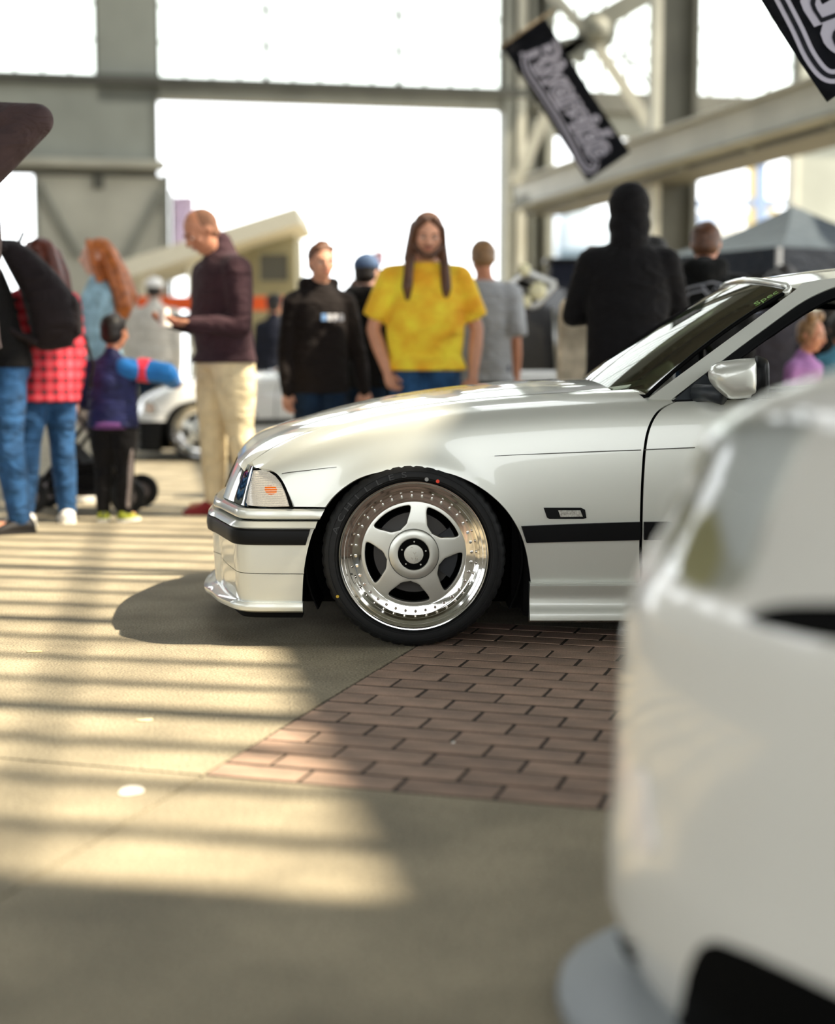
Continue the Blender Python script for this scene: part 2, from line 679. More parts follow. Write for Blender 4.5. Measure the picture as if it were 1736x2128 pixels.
bmesh.ops.create_uvsphere(bm, u_segments=16, v_segments=10, radius=.24, matrix=Matrix.Translation(c + Vector((0, -.2, 0))))
bmob('gusset_boss', bm, m_steel, brace, smooth=True)
for a, b in (((1140, 20), (1160, 30)), ((1165, 95), (1215, 85)), ((1170, 110), (1220, 120))):
    strut('gusset_strap', a, b, .22, m_steel)

# right side wall with the high clerestory the sun comes through (beside the view), roof with skylight strips
PE = Vector((-.44, 4.6, 0))
RD = Vector((-.173, .985, 0)).normalized()
SILL = 9.6
RB = PE - SUN_H * SILL                                # foot of the wall below the sill line
wr = tag(bpy.data.objects.new('wall_right', None), kind='structure')
COL.objects.link(wr)
RN = Vector((RD.y, -RD.x, 0))
RM = Matrix(((RD.x, RN.x, 0, RB.x), (RD.y, RN.y, 0, RB.y), (0, 0, 1, 0), (0, 0, 0, 1)))


def rb(name, s0, s1, z0, z1, n0, n1, m):
    bm = bmesh.new()
    add_box(bm, (s0, n0, z0), (s1, n1, z1), RM)
    return bmob(name, bm, m, wr)


# along-wall coordinate of the shadow a point of the wall throws: s = (shadow - PE) along RD, with the sun's own sideways drift taken out
def s_of(px, py):
    g_ = gnd(px, py) - PE
    # g_ = RD*s + SUN_H*k
    A = np.array([[RD.x, SUN_H.x], [RD.y, SUN_H.y]])
    return np.linalg.solve(A, np.array([g_.x, g_.y]))[0]


s_near = s_of(300, 1866)
s_main = s_of(300, 1482)
rb('wall_cladding', -14, 11.5, 5.2, SILL, 0, .2, m_clad)
for s in (-14, -8.5, -3, 2.5, 7, 11.2): rb('wall_post', s - .3, s + .3, 0, 5.2, -.1, .25, m_steel)  # bays below left open to bring in low side light
rb('wall_cladding', -14, s_near, SILL, TOP, 0, .2, m_clad)
rb('wall_cladding', s_near, 11.5, 13.9, TOP, 0, .2, m_clad)
sp = (s_main - s_near) / 4.0
k = 1
while s_near + sp * k < 11.4:
    s = s_near + sp * k
    hv = (k % 4 == 0)
    wd = .11 if hv else .055
    rb('glazing_bar', s - wd / 2, s + wd / 2, SILL, 13.9, .02, .08, m_steel)
    k += 1
for z in (10.5, 11.4, 12.3, 13.2):
    rb('glazing_rail', s_near, 11.5, z - .012, z + .012, .03, .07, m_steel)

ceil = tag(bpy.data.objects.new('ceiling', None), kind='structure')
COL.objects.link(ceil)


def cb_(name, x0, x1, y0, y1, z0=TOP, z1=TOP + .2, m=m_roof):
    bm = bmesh.new()
    add_box(bm, (x0, y0, z0), (x1, y1, z1))
    return bmob(name, bm, m, ceil)


strips = [(-6.6, -4.6), (-3.5, -1.5), (-.4, 1.6)]  # unseen skylights, placed for the reflections in the windscreen
xs = [-26] + [v for s in strips for v in s] + [9.0]
for a, b in zip(xs[0::2], xs[1::2]):
    cb_('roof_deck', a, b, -9, 36)
for a, b in strips:
    y0, y1 = 11, 24
    cb_('roof_deck', a, b, -9, y0)
    cb_('roof_deck', a, b, y1, 36)
    for y in range(y0 + 1, y1, 2):
        cb_('skylight_bar', a, b, y - .06, y + .06, TOP + .02, TOP + .12, m_steel_d)
for y in (0, 9, 18, 27):
    cb_('roof_truss', -26, 9, y - .15, y + .15, TOP - .9, TOP - .6, m_steel_d)

# unseen walls beside and behind the viewpoint, added with open bands to steer the light
wl = tag(bpy.data.objects.new('wall_left', None), kind='structure')
COL.objects.link(wl)
wfr = tag(bpy.data.objects.new('wall_front', None), kind='structure')
COL.objects.link(wfr)


def plain(name, lo, hi, m, parent):
    bm = bmesh.new()
    add_box(bm, lo, hi)
    return bmob(name, bm, m, parent)


plain('wall_cladding', (-26.3, -9, 0), (-26, 36, 4.5), m_clad, wl)
plain('wall_cladding', (-26.3, -9, 8.5), (-26, 36, TOP), m_clad, wl)
for y in range(-9, 37, 5): plain('wall_post', (-26.3, y - .3, 4.5), (-25.8, y + .3, 8.5), m_steel, wl)
plain('wall_cladding', (-26, -9.3, 5.8), (10, -9, TOP), m_clad, wfr)
plain('wall_cladding', (-26, -9.3, 0), (10, -9, .4), m_clad, wfr)
for x in range(-26, 11, 6): plain('wall_post', (x - .5, -9.3, .4), (x + .5, -8.9, 5.8), m_steel, wfr)

# ------------------------------------------------------------------ the silver coupe
def car_paint(name, rgb, metal=0.35, rough=0.34):
    m = mat(name, rgb, rough, metal, coat=1.0, coat_rough=0.02)
    return m


m_silver = car_paint('silver_paint', (214, 216, 207))
m_blackplastic = mat('black_plastic', (9, 10, 12), 0.45, spec=0.15)
m_gasket = mat('rubber_gasket', (5, 5, 5), 0.7, spec=0.06)
m_dark = mat('underbody_black', (8, 8, 8), 0.9, spec=0.1)
m_lens = glass_mat('clear_lens', (235, 235, 225), 0.10, 0.05)
m_chrome = mat('polished_alloy', (228, 226, 222), 0.06, 1.0)
m_rimsilver = mat('wheel_silver', (196, 196, 187), 0.32, 0.75, coat=0.7, noise=0.04, scale=900)
m_rubber = mat('tyre_rubber', (17, 18, 19), 0.6, noise=0.15, scale=60, spec=0.3)
m_wglass = glass_mat('tinted_windscreen', (118, 134, 100), 0.14)
m_reflector = mat('lamp_reflector', (210, 205, 195), 0.18, 0.9, bump=0.0)
m_amber = mat('bulb_reflection', (225, 110, 30), 0.3, emit=0.15)  # flat self-lit patch painting the bulb's reflection in the lens

YC = 5.53            # the car's centre line
HW = 0.83            # half width
NEAR = YC - HW


def bspline(P, t):
    """clamped cubic B-spline through control rows P at parameter t in 0..1"""
    n = len(P)
    kn = np.concatenate([[0] * 3, np.linspace(0, 1, n - 2), [1] * 3])
    t = min(max(t, 0.0), 1 - 1e-9)
    k = np.searchsorted(kn, t, side='right') - 1
    d = [P[j + k - 3].astype(float) for j in range(4)]
    for r in range(1, 4):
        for j in range(3, r - 1, -1):
            i = j + k - 3
            a = (t - kn[i]) / (kn[i + 4 - r] - kn[i])
            d[j] = (1 - a) * d[j - 1] + a * d[j]
    return d[3]


def cub(xk, yk):
    """smooth monotone-ish cubic through knots (PCHIP)"""
    xk, yk = np.array(xk, float), np.array(yk, float)
    h = np.diff(xk); dl = np.diff(yk) / h
    m = np.zeros(len(xk))
    for i in range(1, len(xk) - 1):
        if dl[i - 1] * dl[i] > 0:
            w1, w2 = 2 * h[i] + h[i - 1], h[i] + 2 * h[i - 1]
            m[i] = (w1 + w2) / (w1 / dl[i - 1] + w2 / dl[i])
    m[0], m[-1] = dl[0], dl[-1]

    def f(x):
        x = min(max(x, xk[0]), xk[-1])
        i = min(max(np.searchsorted(xk, x, side='right') - 1, 0), len(h) - 1)
        s = (x - xk[i]) / h[i]
        return ((2 * s**3 - 3 * s**2 + 1) * yk[i] + (s**3 - 2 * s**2 + s) * h[i] * m[i] + (-2 * s**3 + 3 * s**2) * yk[i + 1] + (s**3 - s**2) * h[i] * m[i + 1])
    return f


XK = [-.70, -.58, -.51, -.40, -.30, -.12, .15, .40, .75, 1.2, 2.0, 2.8, 3.3, 3.66]
lines = {
    # inward distance d and height z of each lengthwise line
    'z0': cub(XK, [.10] * 14), 'd0': cub(XK, [.10, .09, .08, .06, .05, .045, .045, .045, .045, .045, .045, .06, .09, .14]),
    'z1': cub(XK, [.26] * 14), 'd1': cub(XK, [.07, .05, .04, .020, .008, .004, .010, .012, .012, .012, .012, .01, .03, .09]),
    'z2': cub(XK, [.41] * 14), 'd2': cub(XK, [.08, .055, .040, .022, .010, .000, .000, .000, .000, .000, .0, .0, .02, .08]),
    'z3': cub(XK, [.49, .50, .505, .53, .55, .57, .590, .605, .62, .63, .645, .65, .65, .64]), 'd3': cub(XK, [.10, .07, .052, .034, .022, .010, .006, .006, .006, .006, .006, .006, .03, .09]),
    'z4': cub(XK, [.49, .515, .542, .585, .615, .665, .705, .725, .745, .76, .785, .80, .80, .79]), 'd4': cub(XK, [.115, .085, .066, .050, .040, .030, .026, .026, .028, .028, .03, .035, .06, .12]),
    'z5': cub(XK, [.50, .525, .556, .606, .645, .695, .738, .757, .778, .795, .82, .835, .835, .825]), 'd5': cub(XK, [.135, .105, .088, .074, .066, .058, .054, .054, .056, .058, .06, .07, .09, .15]),
    'z6': cub([-.70, -.56, -.52, -.46, -.40] + XK[4:], [.50, .535, .560, .603, .638, .674, .722, .762, .781, .800, .815, .84, .855, .855, .845]), 'd6': cub(XK, [.19, .165, .155, .145, .14, .135, .13, .13, .13, .12, .12, .13, .16, .2]),
    'z7': cub([-.70, -.60, -.575, -.53, -.46, -.40] + XK[4:], [.52, .560, .584, .616, .650, .676, .706, .748, .788, .808, .823, .83, .85, .87, .868, .855]), 'd7': cub(XK, [.33, .32, .32] + [.32] * 11),
    'z8': cub([-.70, -.63, -.60, -.56, -.50, -.40] + XK[4:], [.52, .562, .590, .620, .655, .694, .724, .764, .803, .824, .836, .84, .855, .88, .878, .865]), 'd8': cub(XK, [.55] * 14),
    'z9': cub([-.70, -.645, -.62, -.58, -.51, -.40] + XK[4:], [.52, .566, .602, .636, .667, .699, .728, .768, .807, .828, .838, .84, .855, .88, .878, .865]), 'd9': cub(XK, [.70] * 14),
    'za': cub([-.70, -.65, -.62, -.58, -.51, -.40] + XK[4:], [.52, .566, .604, .638, .668, .700, .729, .769, .808, .829, .838, .84, .855, .88, .878, .865]), 'da': cub(XK, [.83] * 14),
}
_secc = {}


def section(x):
    key = round(x, 5)
    if key not in _secc:
        _secc[key] = np.array([[lines['d' + k](x), lines['z' + k](x + bow(x, lines['d' + k](x)))] for k in '0123456789a'])
    return _secc[key]


def bow(a, d):
    """the nose sweeps forward towards the centre line"""
    f = max(0.0, min(1.0, (0.05 - a) / 0.55))
    f = f * f * (3 - 2 * f)
    q = min(max((d - .06) / .7, 0), 1)
    return -.125 * f * (1 - (1 - q) ** 2)


ARC = (-0.013, 0.2755)


def body(a, t):
    d, z = bspline(section(a), t)
    x = a + bow(a, d)
    # flared lip round the wheel opening
    if t < .6:
        r = math.hypot(x - ARC[0], z - .262)
        k = (r - .292) / .055
        if k < 3: d -= .011 * math.exp(-k * k)
    return Vector((x, NEAR + d, z))


def nrm(S, u, v, e=1e-3):
    du = S(u + e, v) - S(u - e, v)
    dv = S(u, v + e) - S(u, v - e)
    n = du.cross(dv)
    return n.normalized()


def inv(S, px, py, guess, it=12):
    u, v = guess
    for _ in range(it):
        p = proj(S(u, v))
        ex, ey = px - p[0], py - p[1]
        if abs(ex) + abs(ey) < .05: break
        e = 1e-4
        pu, pv = proj(S(u + e, v)), proj(S(u, v + e))
        J = np.array([[(pu[0] - p[0]) / e, (pv[0] - p[0]) / e], [(pu[1] - p[1]) / e, (pv[1] - p[1]) / e]])
        try:
            s = np.linalg.solve(J, [ex, ey])
        except np.linalg.LinAlgError:
            break
        m = max(abs(s[0]) / .3, abs(s[1]) / .15, 1)
        u, v = u + s[0] / m, v + s[1] / m
    return u, v


def poly_panel(name, S, uv, step, thick, m, parent, offset=0.0, out=(0, -1, 0.2), mirror=False, label=None, sub=None):
    """a curved panel: polygon uv on surface S, filled with a fine grid, its edge turned in by thick"""
    uv = [np.array(p, float) for p in uv]
    ring = []
    for a, b in zip(uv, uv[1:] + uv[:1]):
        n = max(1, int(math.ceil(max(abs(b - a) / np.array(step)))))
        for k in range(n): ring.append(a + (b - a) * k / n)
    lo = np.min(ring, axis=0); hi = np.max(ring, axis=0)
    from mathutils.geometry import intersect_point_tri_2d  # noqa
    R = np.array(ring)
    pts = [tuple(p) for p in ring]
    us = np.arange(lo[0] + step[0] * .5, hi[0], step[0]); vs_ = np.arange(lo[1] + step[1] * .5, hi[1], step[1])
    x0, y0 = R[:, 0], R[:, 1]
    x1, y1 = np.roll(x0, -1), np.roll(y0, -1)
    sc = np.array(step)
    for u in us:
        for v in vs_:
            c = (y0 > v) != (y1 > v)
            with np.errstate(divide='ignore', invalid='ignore'):
                xi = (x1 - x0) * (v - y0) / (y1 - y0) + x0
            if np.count_nonzero(c & (u < xi)) % 2:
                # keep clear of the edge
                dx, dy = (x1 - x0) / sc[0], (y1 - y0) / sc[1]
                qx, qy = (u - x0) / sc[0], (v - y0) / sc[1]
                tt = np.clip((qx * dx + qy * dy) / np.maximum(dx * dx + dy * dy, 1e-12), 0, 1)
                if np.min((qx - tt * dx) ** 2 + (qy - tt * dy) ** 2) > .16:
                    pts.append((u, v))
    V2 = [Vector((p[0] / step[0], p[1] / step[1])) for p in pts]
    N = len(ring)
    ed = [(i, (i + 1) % N) for i in range(N)]
    res = delaunay_2d_cdt(V2, ed, [list(range(N))], 1, 1e-6)
    v2, faces = res[0], [list(f) for f in res[2]]
    orig = res[3]
    verts, norms = [], []
    o = Vector(out)
    for p in v2:
        u, v = p[0] * step[0], p[1] * step[1]
        P = S(u, v); n = nrm(S, u, v)
        if n.dot(o) < 0: n = -n
        verts.append(P + n * offset); norms.append(n)
    # orientation
    if faces:
        f = faces[len(faces) // 2]
        fn = (verts[f[1]] - verts[f[0]]).cross(verts[f[2]] - verts[f[0]])
        if fn.dot(norms[f[0]]) < 0: faces = [f[::-1] for f in faces]
    if thick > 0:
        rid = {}
        for i, ol in enumerate(orig):
            for q in ol:
                if q < N: rid[q] = i
        idx = [rid[i] for i in range(N) if i in rid]
        base = len(verts)
        c3 = len(idx)
        for i in idx: verts.append(verts[i].copy()); 
        for i in idx: verts.append(verts[i] - norms[i] * thick)
        for j in range(c3):
            i, k = idx[j], idx[(j + 1) % c3]
            e = verts[k] - verts[i]
            nn = e.cross(norms[i])
            nn = nn.normalized() if nn.length > 1e-9 else norms[i]
            norms.append(nn)
        norms += norms[base:base + c3]
        # decide side of the edge normal from the ring's turning
        area = sum(ring[i][0] * ring[(i + 1) % N][1] - ring[(i + 1) % N][0] * ring[i][1] for i in range(N))
        for j in range(c3):
            a, b, c, d = base + j, base + (j + 1) % c3, base + c3 + (j + 1) % c3, base + c3 + j
            faces.append([a, d, c, b])
        # fix normals of the rim by comparing with face normals
        f = faces[-1]
        for j in range(c3):
            a, b, d = base + j, base + (j + 1) % c3, base + c3 + j
            fn = (verts[d] - verts[a]).cross(verts[b] - verts[a])
            if fn.dot(norms[base + j]) < 0: norms[base + j] = -norms[base + j]; norms[base + c3 + j] = -norms[base + c3 + j]
    ob = pyob(name, [v - parent_loc(parent) for v in verts], faces, m, parent, normals=norms, label=label)
    if mirror:
        mv = [Vector((v.x, 2 * YC - v.y, v.z)) - parent_loc(parent) for v in verts]
        mn = [Vector((n.x, -n.y, n.z)) for n in norms]
        ob2 = pyob(name, mv, [f[::-1] for f in faces], m, parent, normals=mn, label=label)
        return ob, ob2
    return ob


def parent_loc(p):
    q = Vector((0, 0, 0))
    while p is not None:
        q = q + p.location
        p = p.parent
    return q


car = thing('coupe', 'silver two-door coupe parked low on deep-dish five-spoke wheels, half on the brick paving', 'car', (.9, YC, 0))
CO = Vector(car.location)


def cpoly(px, S=body, guess=(0, .3), curve=False, n=5):
    """photo outline -> surface coordinates"""
    if curve: px = [tuple(p) for p in bezier_smooth(px, n)]
    out = []
    g_ = guess
    for p in px:
        g_ = inv(S, p[0], p[1], g_)
        out.append(g_)
    return out


def a_of(px, t):
    """lengthwise coordinate where line t crosses photo column px"""
    a = 0.0
    for _ in range(15):
        p = proj(body(a, t))
        a += (px - p[0]) / 660
    return a


TSH = .66            # hood shut line

arch_px = [(676, 1054), (692, 1033), (716, 1012), (748, 993), (790, 981), (840, 976), (890, 976), (938, 985), (980, 1002), (1015, 1024), (1046, 1052), (1069, 1083), (1086, 1118), (1097, 1160), (1104, 1213)]
door_gap = [(1334, 1213), (1332, 1150), (1333, 1090), (1335, 1020), (1339, 950), (1345, 906), (1355, 876), (1369, 855), (1384, 844)]
arch_uv = cpoly(bezier_smooth(arch_px, 5), guess=(-.3, .3))
gapL = cpoly(bezier_smooth([(x - 3, y) for x, y in door_gap], 4), guess=(.7, .15))
gapR = cpoly(bezier_smooth([(x + 3, y) for x, y in door_gap], 4), guess=(.7, .15))
a_gap = gapL[-1][0]
sig = cpoly(bezier_smooth([(548, 974), (562, 977), (577, 986), (589, 1002), (599, 1024), (609, 1053)], 4), guess=(-.5, .45))
top0, top1 = (a_of(524, TSH), TSH), (a_gap + .05, TSH)
fender_uv = sig + [arch_uv[0]] + arch_uv[1:] + [gapL[0]] + gapL[1:] + [(gapL[-1][0] + .06, gapL[-1][1] + .06), top1, (.5, TSH), (.2, TSH), (-.1, TSH), (-.3, TSH), (-.42, TSH), top0] + cpoly([(529, 973.5), (538, 973.5)], guess=(-.5, .55))
poly_panel('front_fender', body, fender_uv, (.014, .0125), .012, m_silver, car, mirror=True)
# bonnet
AH = .60
def hood_surf(a, t):
    return body(a, t)
hood_uv = [(-.66, TSH + .012), (-.2, TSH + .008), (.2, TSH + .008), (.63, TSH + .008), (.60, .8), (.57, .9), (.555, 1.0)] + [(-.665, 1.0), (-.668, .9), (-.668, .78)]
hood = []


def full_width(name, S, a0, a1, t0, NA, NT, m, parent, thick=.012, label=None):
    """sheet from shut line to shut line; a0, a1 functions of t"""
    verts, norms, faces = [], [], []
    ts = [t0 + (1 - t0) * k / NT for k in range(NT + 1)]
    cols_ = [(t, 1) for t in ts] + [(t, -1) for t in ts[-2::-1]]
    for i in range(NA + 1):
        for t, s in cols_:
            a = a0(t) + (a1(t) - a0(t)) * i / NA
            P = S(a, t); n = nrm(S, a, min(t, 1 - 2e-3))
            if n.z < 0: n = -n
            if t > .999: n = Vector((n.x, 0, n.z)).normalized()
            if s < 0: P = Vector((P.x, 2 * YC - P.y, P.z)); n = Vector((n.x, -n.y, n.z))
            verts.append(P - parent_loc(parent)); norms.append(n)
    W = len(cols_)
    for i in range(NA):
        for j in range(W - 1):
            faces.append([i * W + j, (i + 1) * W + j, (i + 1) * W + j + 1, i * W + j + 1][::-1])
    if faces:
        f = faces[len(faces) // 3]
        if (verts[f[1]] - verts[f[0]]).cross(verts[f[2]] - verts[f[0]]).dot(norms[f[0]]) < 0: faces = [f[::-1] for f in faces]
    ring = [j for j in range(W)] + [i * W + W - 1 for i in range(1, NA + 1)] + [NA * W + j for j in range(W - 2, -1, -1)] + [i * W for i in range(NA - 1, 0, -1)]
    base = len(verts)
    for i in ring: verts.append(verts[i].copy()); norms.append(norms[i])
    for i in ring: verts.append(verts[i] - norms[i] * thick); norms.append(norms[i])
    c3 = len(ring)
    for j in range(c3):
        faces.append([base + j, base + (j + 1) % c3, base + c3 + (j + 1) % c3, base + c3 + j])
    return pyob(name, verts, faces, m, parent, normals=norms, label=label)


def hood_front(t):
    lo, hi = -.69, -.3
    for _ in range(30):
        a = (lo + hi) / 2
        d = bspline(section(a), t)[0]
        xf = float(np.interp(d, [.10, .15, .22, .33, .6, .83], [-.515, -.542, -.572, -.598, -.630, -.641]))
        if a + bow(a, d) < xf: lo = a
        else: hi = a
    return a


hood = full_width('hood', body, hood_front, lambda t: .575 + .05 * (1 - t) / .34, TSH + .006, 60, 26, m_silver, car)
# washer jet on the bonnet
wj = at(1050, 810, 5.3)
bm = bmesh.new(); add_box(bm, wj - CO + Vector((-.02, -.015, -.006)), wj - CO + Vector((.02, .015, .006)), None, .005)
bmob('washer_jet', bm, m_blackplastic, car, smooth=True)
# cowl panel between bonnet and windscreen
# doors, rear quarters
TB = .50
def belt_t(a, z):
    lo, hi = .2, .66
    for _ in range(30):
        mid = (lo + hi) / 2
        if bspline(section(a), mid)[1] < z: lo = mid
        else: hi = mid
    return lo


def t_at(a, z): return belt_t(a, z)


def t_low(a, z):
    lo, hi = 0., .66
    for _ in range(30):
        mid = (lo + hi) / 2
        if bspline(section(a), mid)[1] < z: lo = mid
        else: hi = mid
    return lo


zsill = .198
door_end = 1.98
TD = gapR[-1][1] + .035
door_uv = gapR + [(gapR[-1][0] + .03, TD)] + [(x, TD) for x in (1.0, 1.3, 1.6)] + [(door_end, TD), (door_end + .01, t_low(2, .5)), (door_end - .03, t_low(1.9, zsill)), (1.4, t_low(1.4, zsill))]
poly_panel('door', body, door_uv, (.022, .016), .012, m_silver, car, mirror=True)
RX = 2.70
ra = []
for k in range(15):
    an = math.pi * (1 - k / 14)
    ra.append((RX + .325 * math.cos(an), t_low(RX + .325 * math.cos(an), max(.2, .26 + .29 * math.sin(an)))))
q_uv = [(door_end + .005, t_low(2, zsill)), (door_end + .018, t_low(2, .5)), (door_end + .008, TD), (2.3, TD + .02), (2.8, TSH), (3.3, TSH), (3.64, TSH), (3.64, t_low(3.6, .42)), (3.1, t_low(3.1, .40))] + ra[::-1]
poly_panel('rear_quarter', body, q_uv, (.03, .02), .012, m_silver, car, mirror=True)
full_width('boot_lid', body, lambda t: 2.62 + .12 * (1 - t), lambda t: 3.655, TSH + .006, 16, 12, m_silver, car)

# rub strips standing proud of the flanks
def zline(z0, z1, a0, a1, n=8, front=0.0):
    up = [(a0 + (a1 - a0) * k / n, t_low(a0 + (a1 - a0) * k / n, z1)) for k in range(n + 1)]
    dn = [(a0 + (a1 - a0) * k / n + (front if k == 0 else 0), t_low(a0 + (a1 - a0) * k / n, z0)) for k in range(n, -1, -1)]
    return up + dn
st = cpoly([(1083, 1093), (1200, 1088), (1331, 1084), (1331, 1121), (1200, 1124), (1094, 1127)], guess=(.35, .2))
poly_panel('rub_strip', body, st, (.02, .006), .014, m_blackplastic, car, offset=.012, mirror=True)
st = cpoly([(1338, 1084), (1400, 1082), (1400, 1120), (1338, 1121)], guess=(.7, .2))
poly_panel('rub_strip', body, [st[0], (door_end - .01, st[1][1]), (door_end - .01, st[2][1]), st[3]], (.02, .006), .014, m_blackplastic, car, offset=.012, mirror=True)
# thin dark strips painting the crease shade along door and fender
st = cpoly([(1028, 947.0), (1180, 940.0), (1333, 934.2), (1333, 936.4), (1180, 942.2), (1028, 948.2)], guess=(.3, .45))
poly_panel('crease_shade_strip', body, st, (.02, .004), .001, mat('swage_shade', (84, 84, 78), .6), car, offset=.0012)
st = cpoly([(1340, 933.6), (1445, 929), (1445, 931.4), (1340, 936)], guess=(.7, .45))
poly_panel('crease_shade_strip', body, st, (.02, .004), .001, MATS['swage_shade'], car, offset=.0012)
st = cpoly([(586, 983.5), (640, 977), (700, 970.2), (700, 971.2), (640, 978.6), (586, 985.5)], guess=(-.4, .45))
poly_panel('crease_shade_strip', body, st, (.02, .004), .001, MATS['swage_shade'], car, offset=.0012)
# side repeater
st = cpoly([(1130, 1055), (1208, 1055), (1216, 1059), (1219, 1076), (1212, 1078), (1142, 1078), (1137, 1075)], guess=(.45, .25))
rep = poly_panel('side_repeater', body, st, (.02, .01), .01, m_blackplastic, car, offset=.006)
st = cpoly([(1160, 1060), (1206, 1060), (1211, 1073), (1165, 1074)], guess=(.45, .25))
poly_panel('repeater_lens', body, st, (.006, .004), .004, mat('ribbed_lens', (196, 194, 186), .25, .3, noise=.3, scale=160), rep, offset=.009)
for k in range(5):
    x = 1167 + k * 9
    st = cpoly([(x, 1061), (x + 3, 1061), (x + 5, 1073), (x + 2, 1073)], guess=(.45, .25))
    poly_panel('lens_rib', body, st, (.006, .004), .002, MATS['ribbed_lens'], rep, offset=.011)

# sill skirt
def sweep(name, path, prof, m, parent, closed=False, smooth=True, mirror=False, angle=35, label=None, cap=True, shear=None):
    """prof [(out, z)] carried along plan path [(x, y)]; out is measured to the left of travel turned outward"""
    P = [Vector((p[0], p[1])) for p in path]
    N = len(P)
    bm = bmesh.new()
    rings = []
    for i, p in enumerate(P):
        d = (P[min(i + 1, N - 1)] - P[max(i - 1, 0)]).normalized()
        n = Vector((d.y, -d.x))
        if shear and i == 0:
            rings.append([bm.verts.new(Vector((p.x + n.x * o + shear(z), p.y + n.y * o, z)) - parent_loc(parent)) for o, z in prof])
        else:
            rings.append([bm.verts.new(Vector((p.x + n.x * o, p.y + n.y * o, z)) - parent_loc(parent)) for o, z in prof])
    K = len(prof)
    for a, b in zip(rings, rings[1:]):
        for k in range(K if closed else K - 1):
            bm.faces.new((a[k], a[(k + 1) % K], b[(k + 1) % K], b[k]))
    if cap and closed:
        bm.faces.new(rings[0][::-1]); bm.faces.new(rings[-1])
    if mirror:
        geo = bmesh.ops.duplicate(bm, geom=bm.verts[:] + bm.edges[:] + bm.faces[:])['geom']
        y0 = YC - parent_loc(parent).y
        for v in geo:
            if isinstance(v, bmesh.types.BMVert): v.co.y = 2 * y0 - v.co.y
        bmesh.ops.remove_doubles(bm, verts=bm.verts, dist=1e-5)
    return bmob(name, bm, m, parent, smooth=smooth, angle=angle, label=label)


skx = [(.352, NEAR), (.8, NEAR), (1.6, NEAR), (2.33, NEAR)]
# path runs rearwards: outward side is -y, so travel +x with n = (d.y,-d.x) = (0,-1)
sk = [(-.05, .19), (-.05, .202), (-.02, .203), (.004, .201), (.010, .195), (.007, .187), (-.012, .168), (-.016, .150), (-.004, .118), (.004, .104), (.004, .085), (-.03, .074), (-.06, .074)]
skirt = sweep('side_skirt', skx, sk, m_silver, car, closed=True, angle=50)

# ---- nose: bumper pieces swept round the plan of the nose, front of the car first
plan = [(-.275, NEAR), (-.36, NEAR), (-.44, NEAR), (-.495, NEAR + .003), (-.53, NEAR + .010), (-.555, NEAR + .024), (-.575, NEAR + .048), (-.590, NEAR + .085), (-.604, NEAR + .13), (-.640, NEAR + .245), (-.674, NEAR + .355), (-.694, NEAR + .405), (-.710, NEAR + .47), (-.722, NEAR + .58), (-.729, NEAR + .70), (-.731, NEAR + .83)]
plan_f = [tuple(p) for p in bezier_smooth(plan, 3)]


def psub(x_start, ins=0.0):
    """plan path from side position x_start, set in by ins"""
    P = [p for p in plan_f if p[0] < x_start - .004]
    P = [(x_start, NEAR)] + P
    Q = []
    for i, p in enumerate(P):
        a, b = P[max(i - 1, 0)], P[min(i + 1, len(P) - 1)]
        d = Vector((b[0] - a[0], b[1] - a[1])).normalized()
        n = Vector((-d.y, d.x))       # travel is forward (-x), outward is -y
        Q.append((p[0] - n.x * ins, p[1] - n.y * ins))
    return Q


def nsweep(name, x_start, prof, m, ins=0.0, shear=None, angle=35, parent=None, closed=True, label=None):
    path = psub(x_start, ins)
    # outward = -y for travel -x: n=(d.y,-d.x) gives (0,+1); flip sign of out
    return sweep(name, path, [(-o, z) for o, z in prof], m, parent or car, closed=closed, mirror=True, angle=angle, shear=shear, label=label)


zof = lambda py, px=600: at(px, py, NEAR).z
xof = lambda px, py=1100: at(px, py, NEAR).x
z_a1, z_a0 = zof(1059), zof(1081)
nsweep('lamp_trim', xof(664), [(-.03, z_a0), (-.002, z_a0), (.004, z_a0 + .004), (.006, z_a0 + .012), (.002, z_a1 - .006), (-.006, z_a1), (-.03, z_a1)], m_silver, ins=.016, shear=lambda z: (z - z_a0) * .5)
nsweep('bumper_gap', xof(660), [(-.05, zof(1088)), (-.012, zof(1088)), (-.012, z_a0 + .002), (-.05, z_a0 + .002)], m_gasket, ins=.016)
z_c1, z_c0 = zof(1084), zof(1099)
bumper = nsweep('front_bumper', xof(655), [(-.05, z_c0), (.004, z_c0), (.008, z_c0 + .004), (.006, z_c0 + .010), (-.004, z_c1 - .002), (-.02, z_c1), (-.05, z_c1)], m_silver, shear=lambda z: (z - z_c0) * .3)
z_d1, z_d0 = zof(1100), zof(1133)
nsweep('bumper_strip', xof(635), [(-.02, z_d0), (.003, z_d0), (.010, z_d0 + .005), (.013, (z_d0 + z_d1) / 2), (.011, z_d1 - .005), (.006, z_d1), (-.02, z_d1)], m_blackplastic, parent=bumper, shear=lambda z: (z - z_d0) * .3)
# painted lower bumper: panel with the arch-side edge following the wheel opening
zl0, zl1 = zof(1254), zof(1099)
plan_s = np.array(plan_f)


def bump_surf(s, z):
    """s in metres of plan length measured from the side toward the nose"""
    return _bs(s, z)


_pl = [(-.15, NEAR)] + plan_f
_cum = np.concatenate([[0], np.cumsum([math.dist(a, b) for a, b in zip(_pl, _pl[1:])])])
_px = [p[0] for p in _pl]; _py = [p[1] for p in _pl]


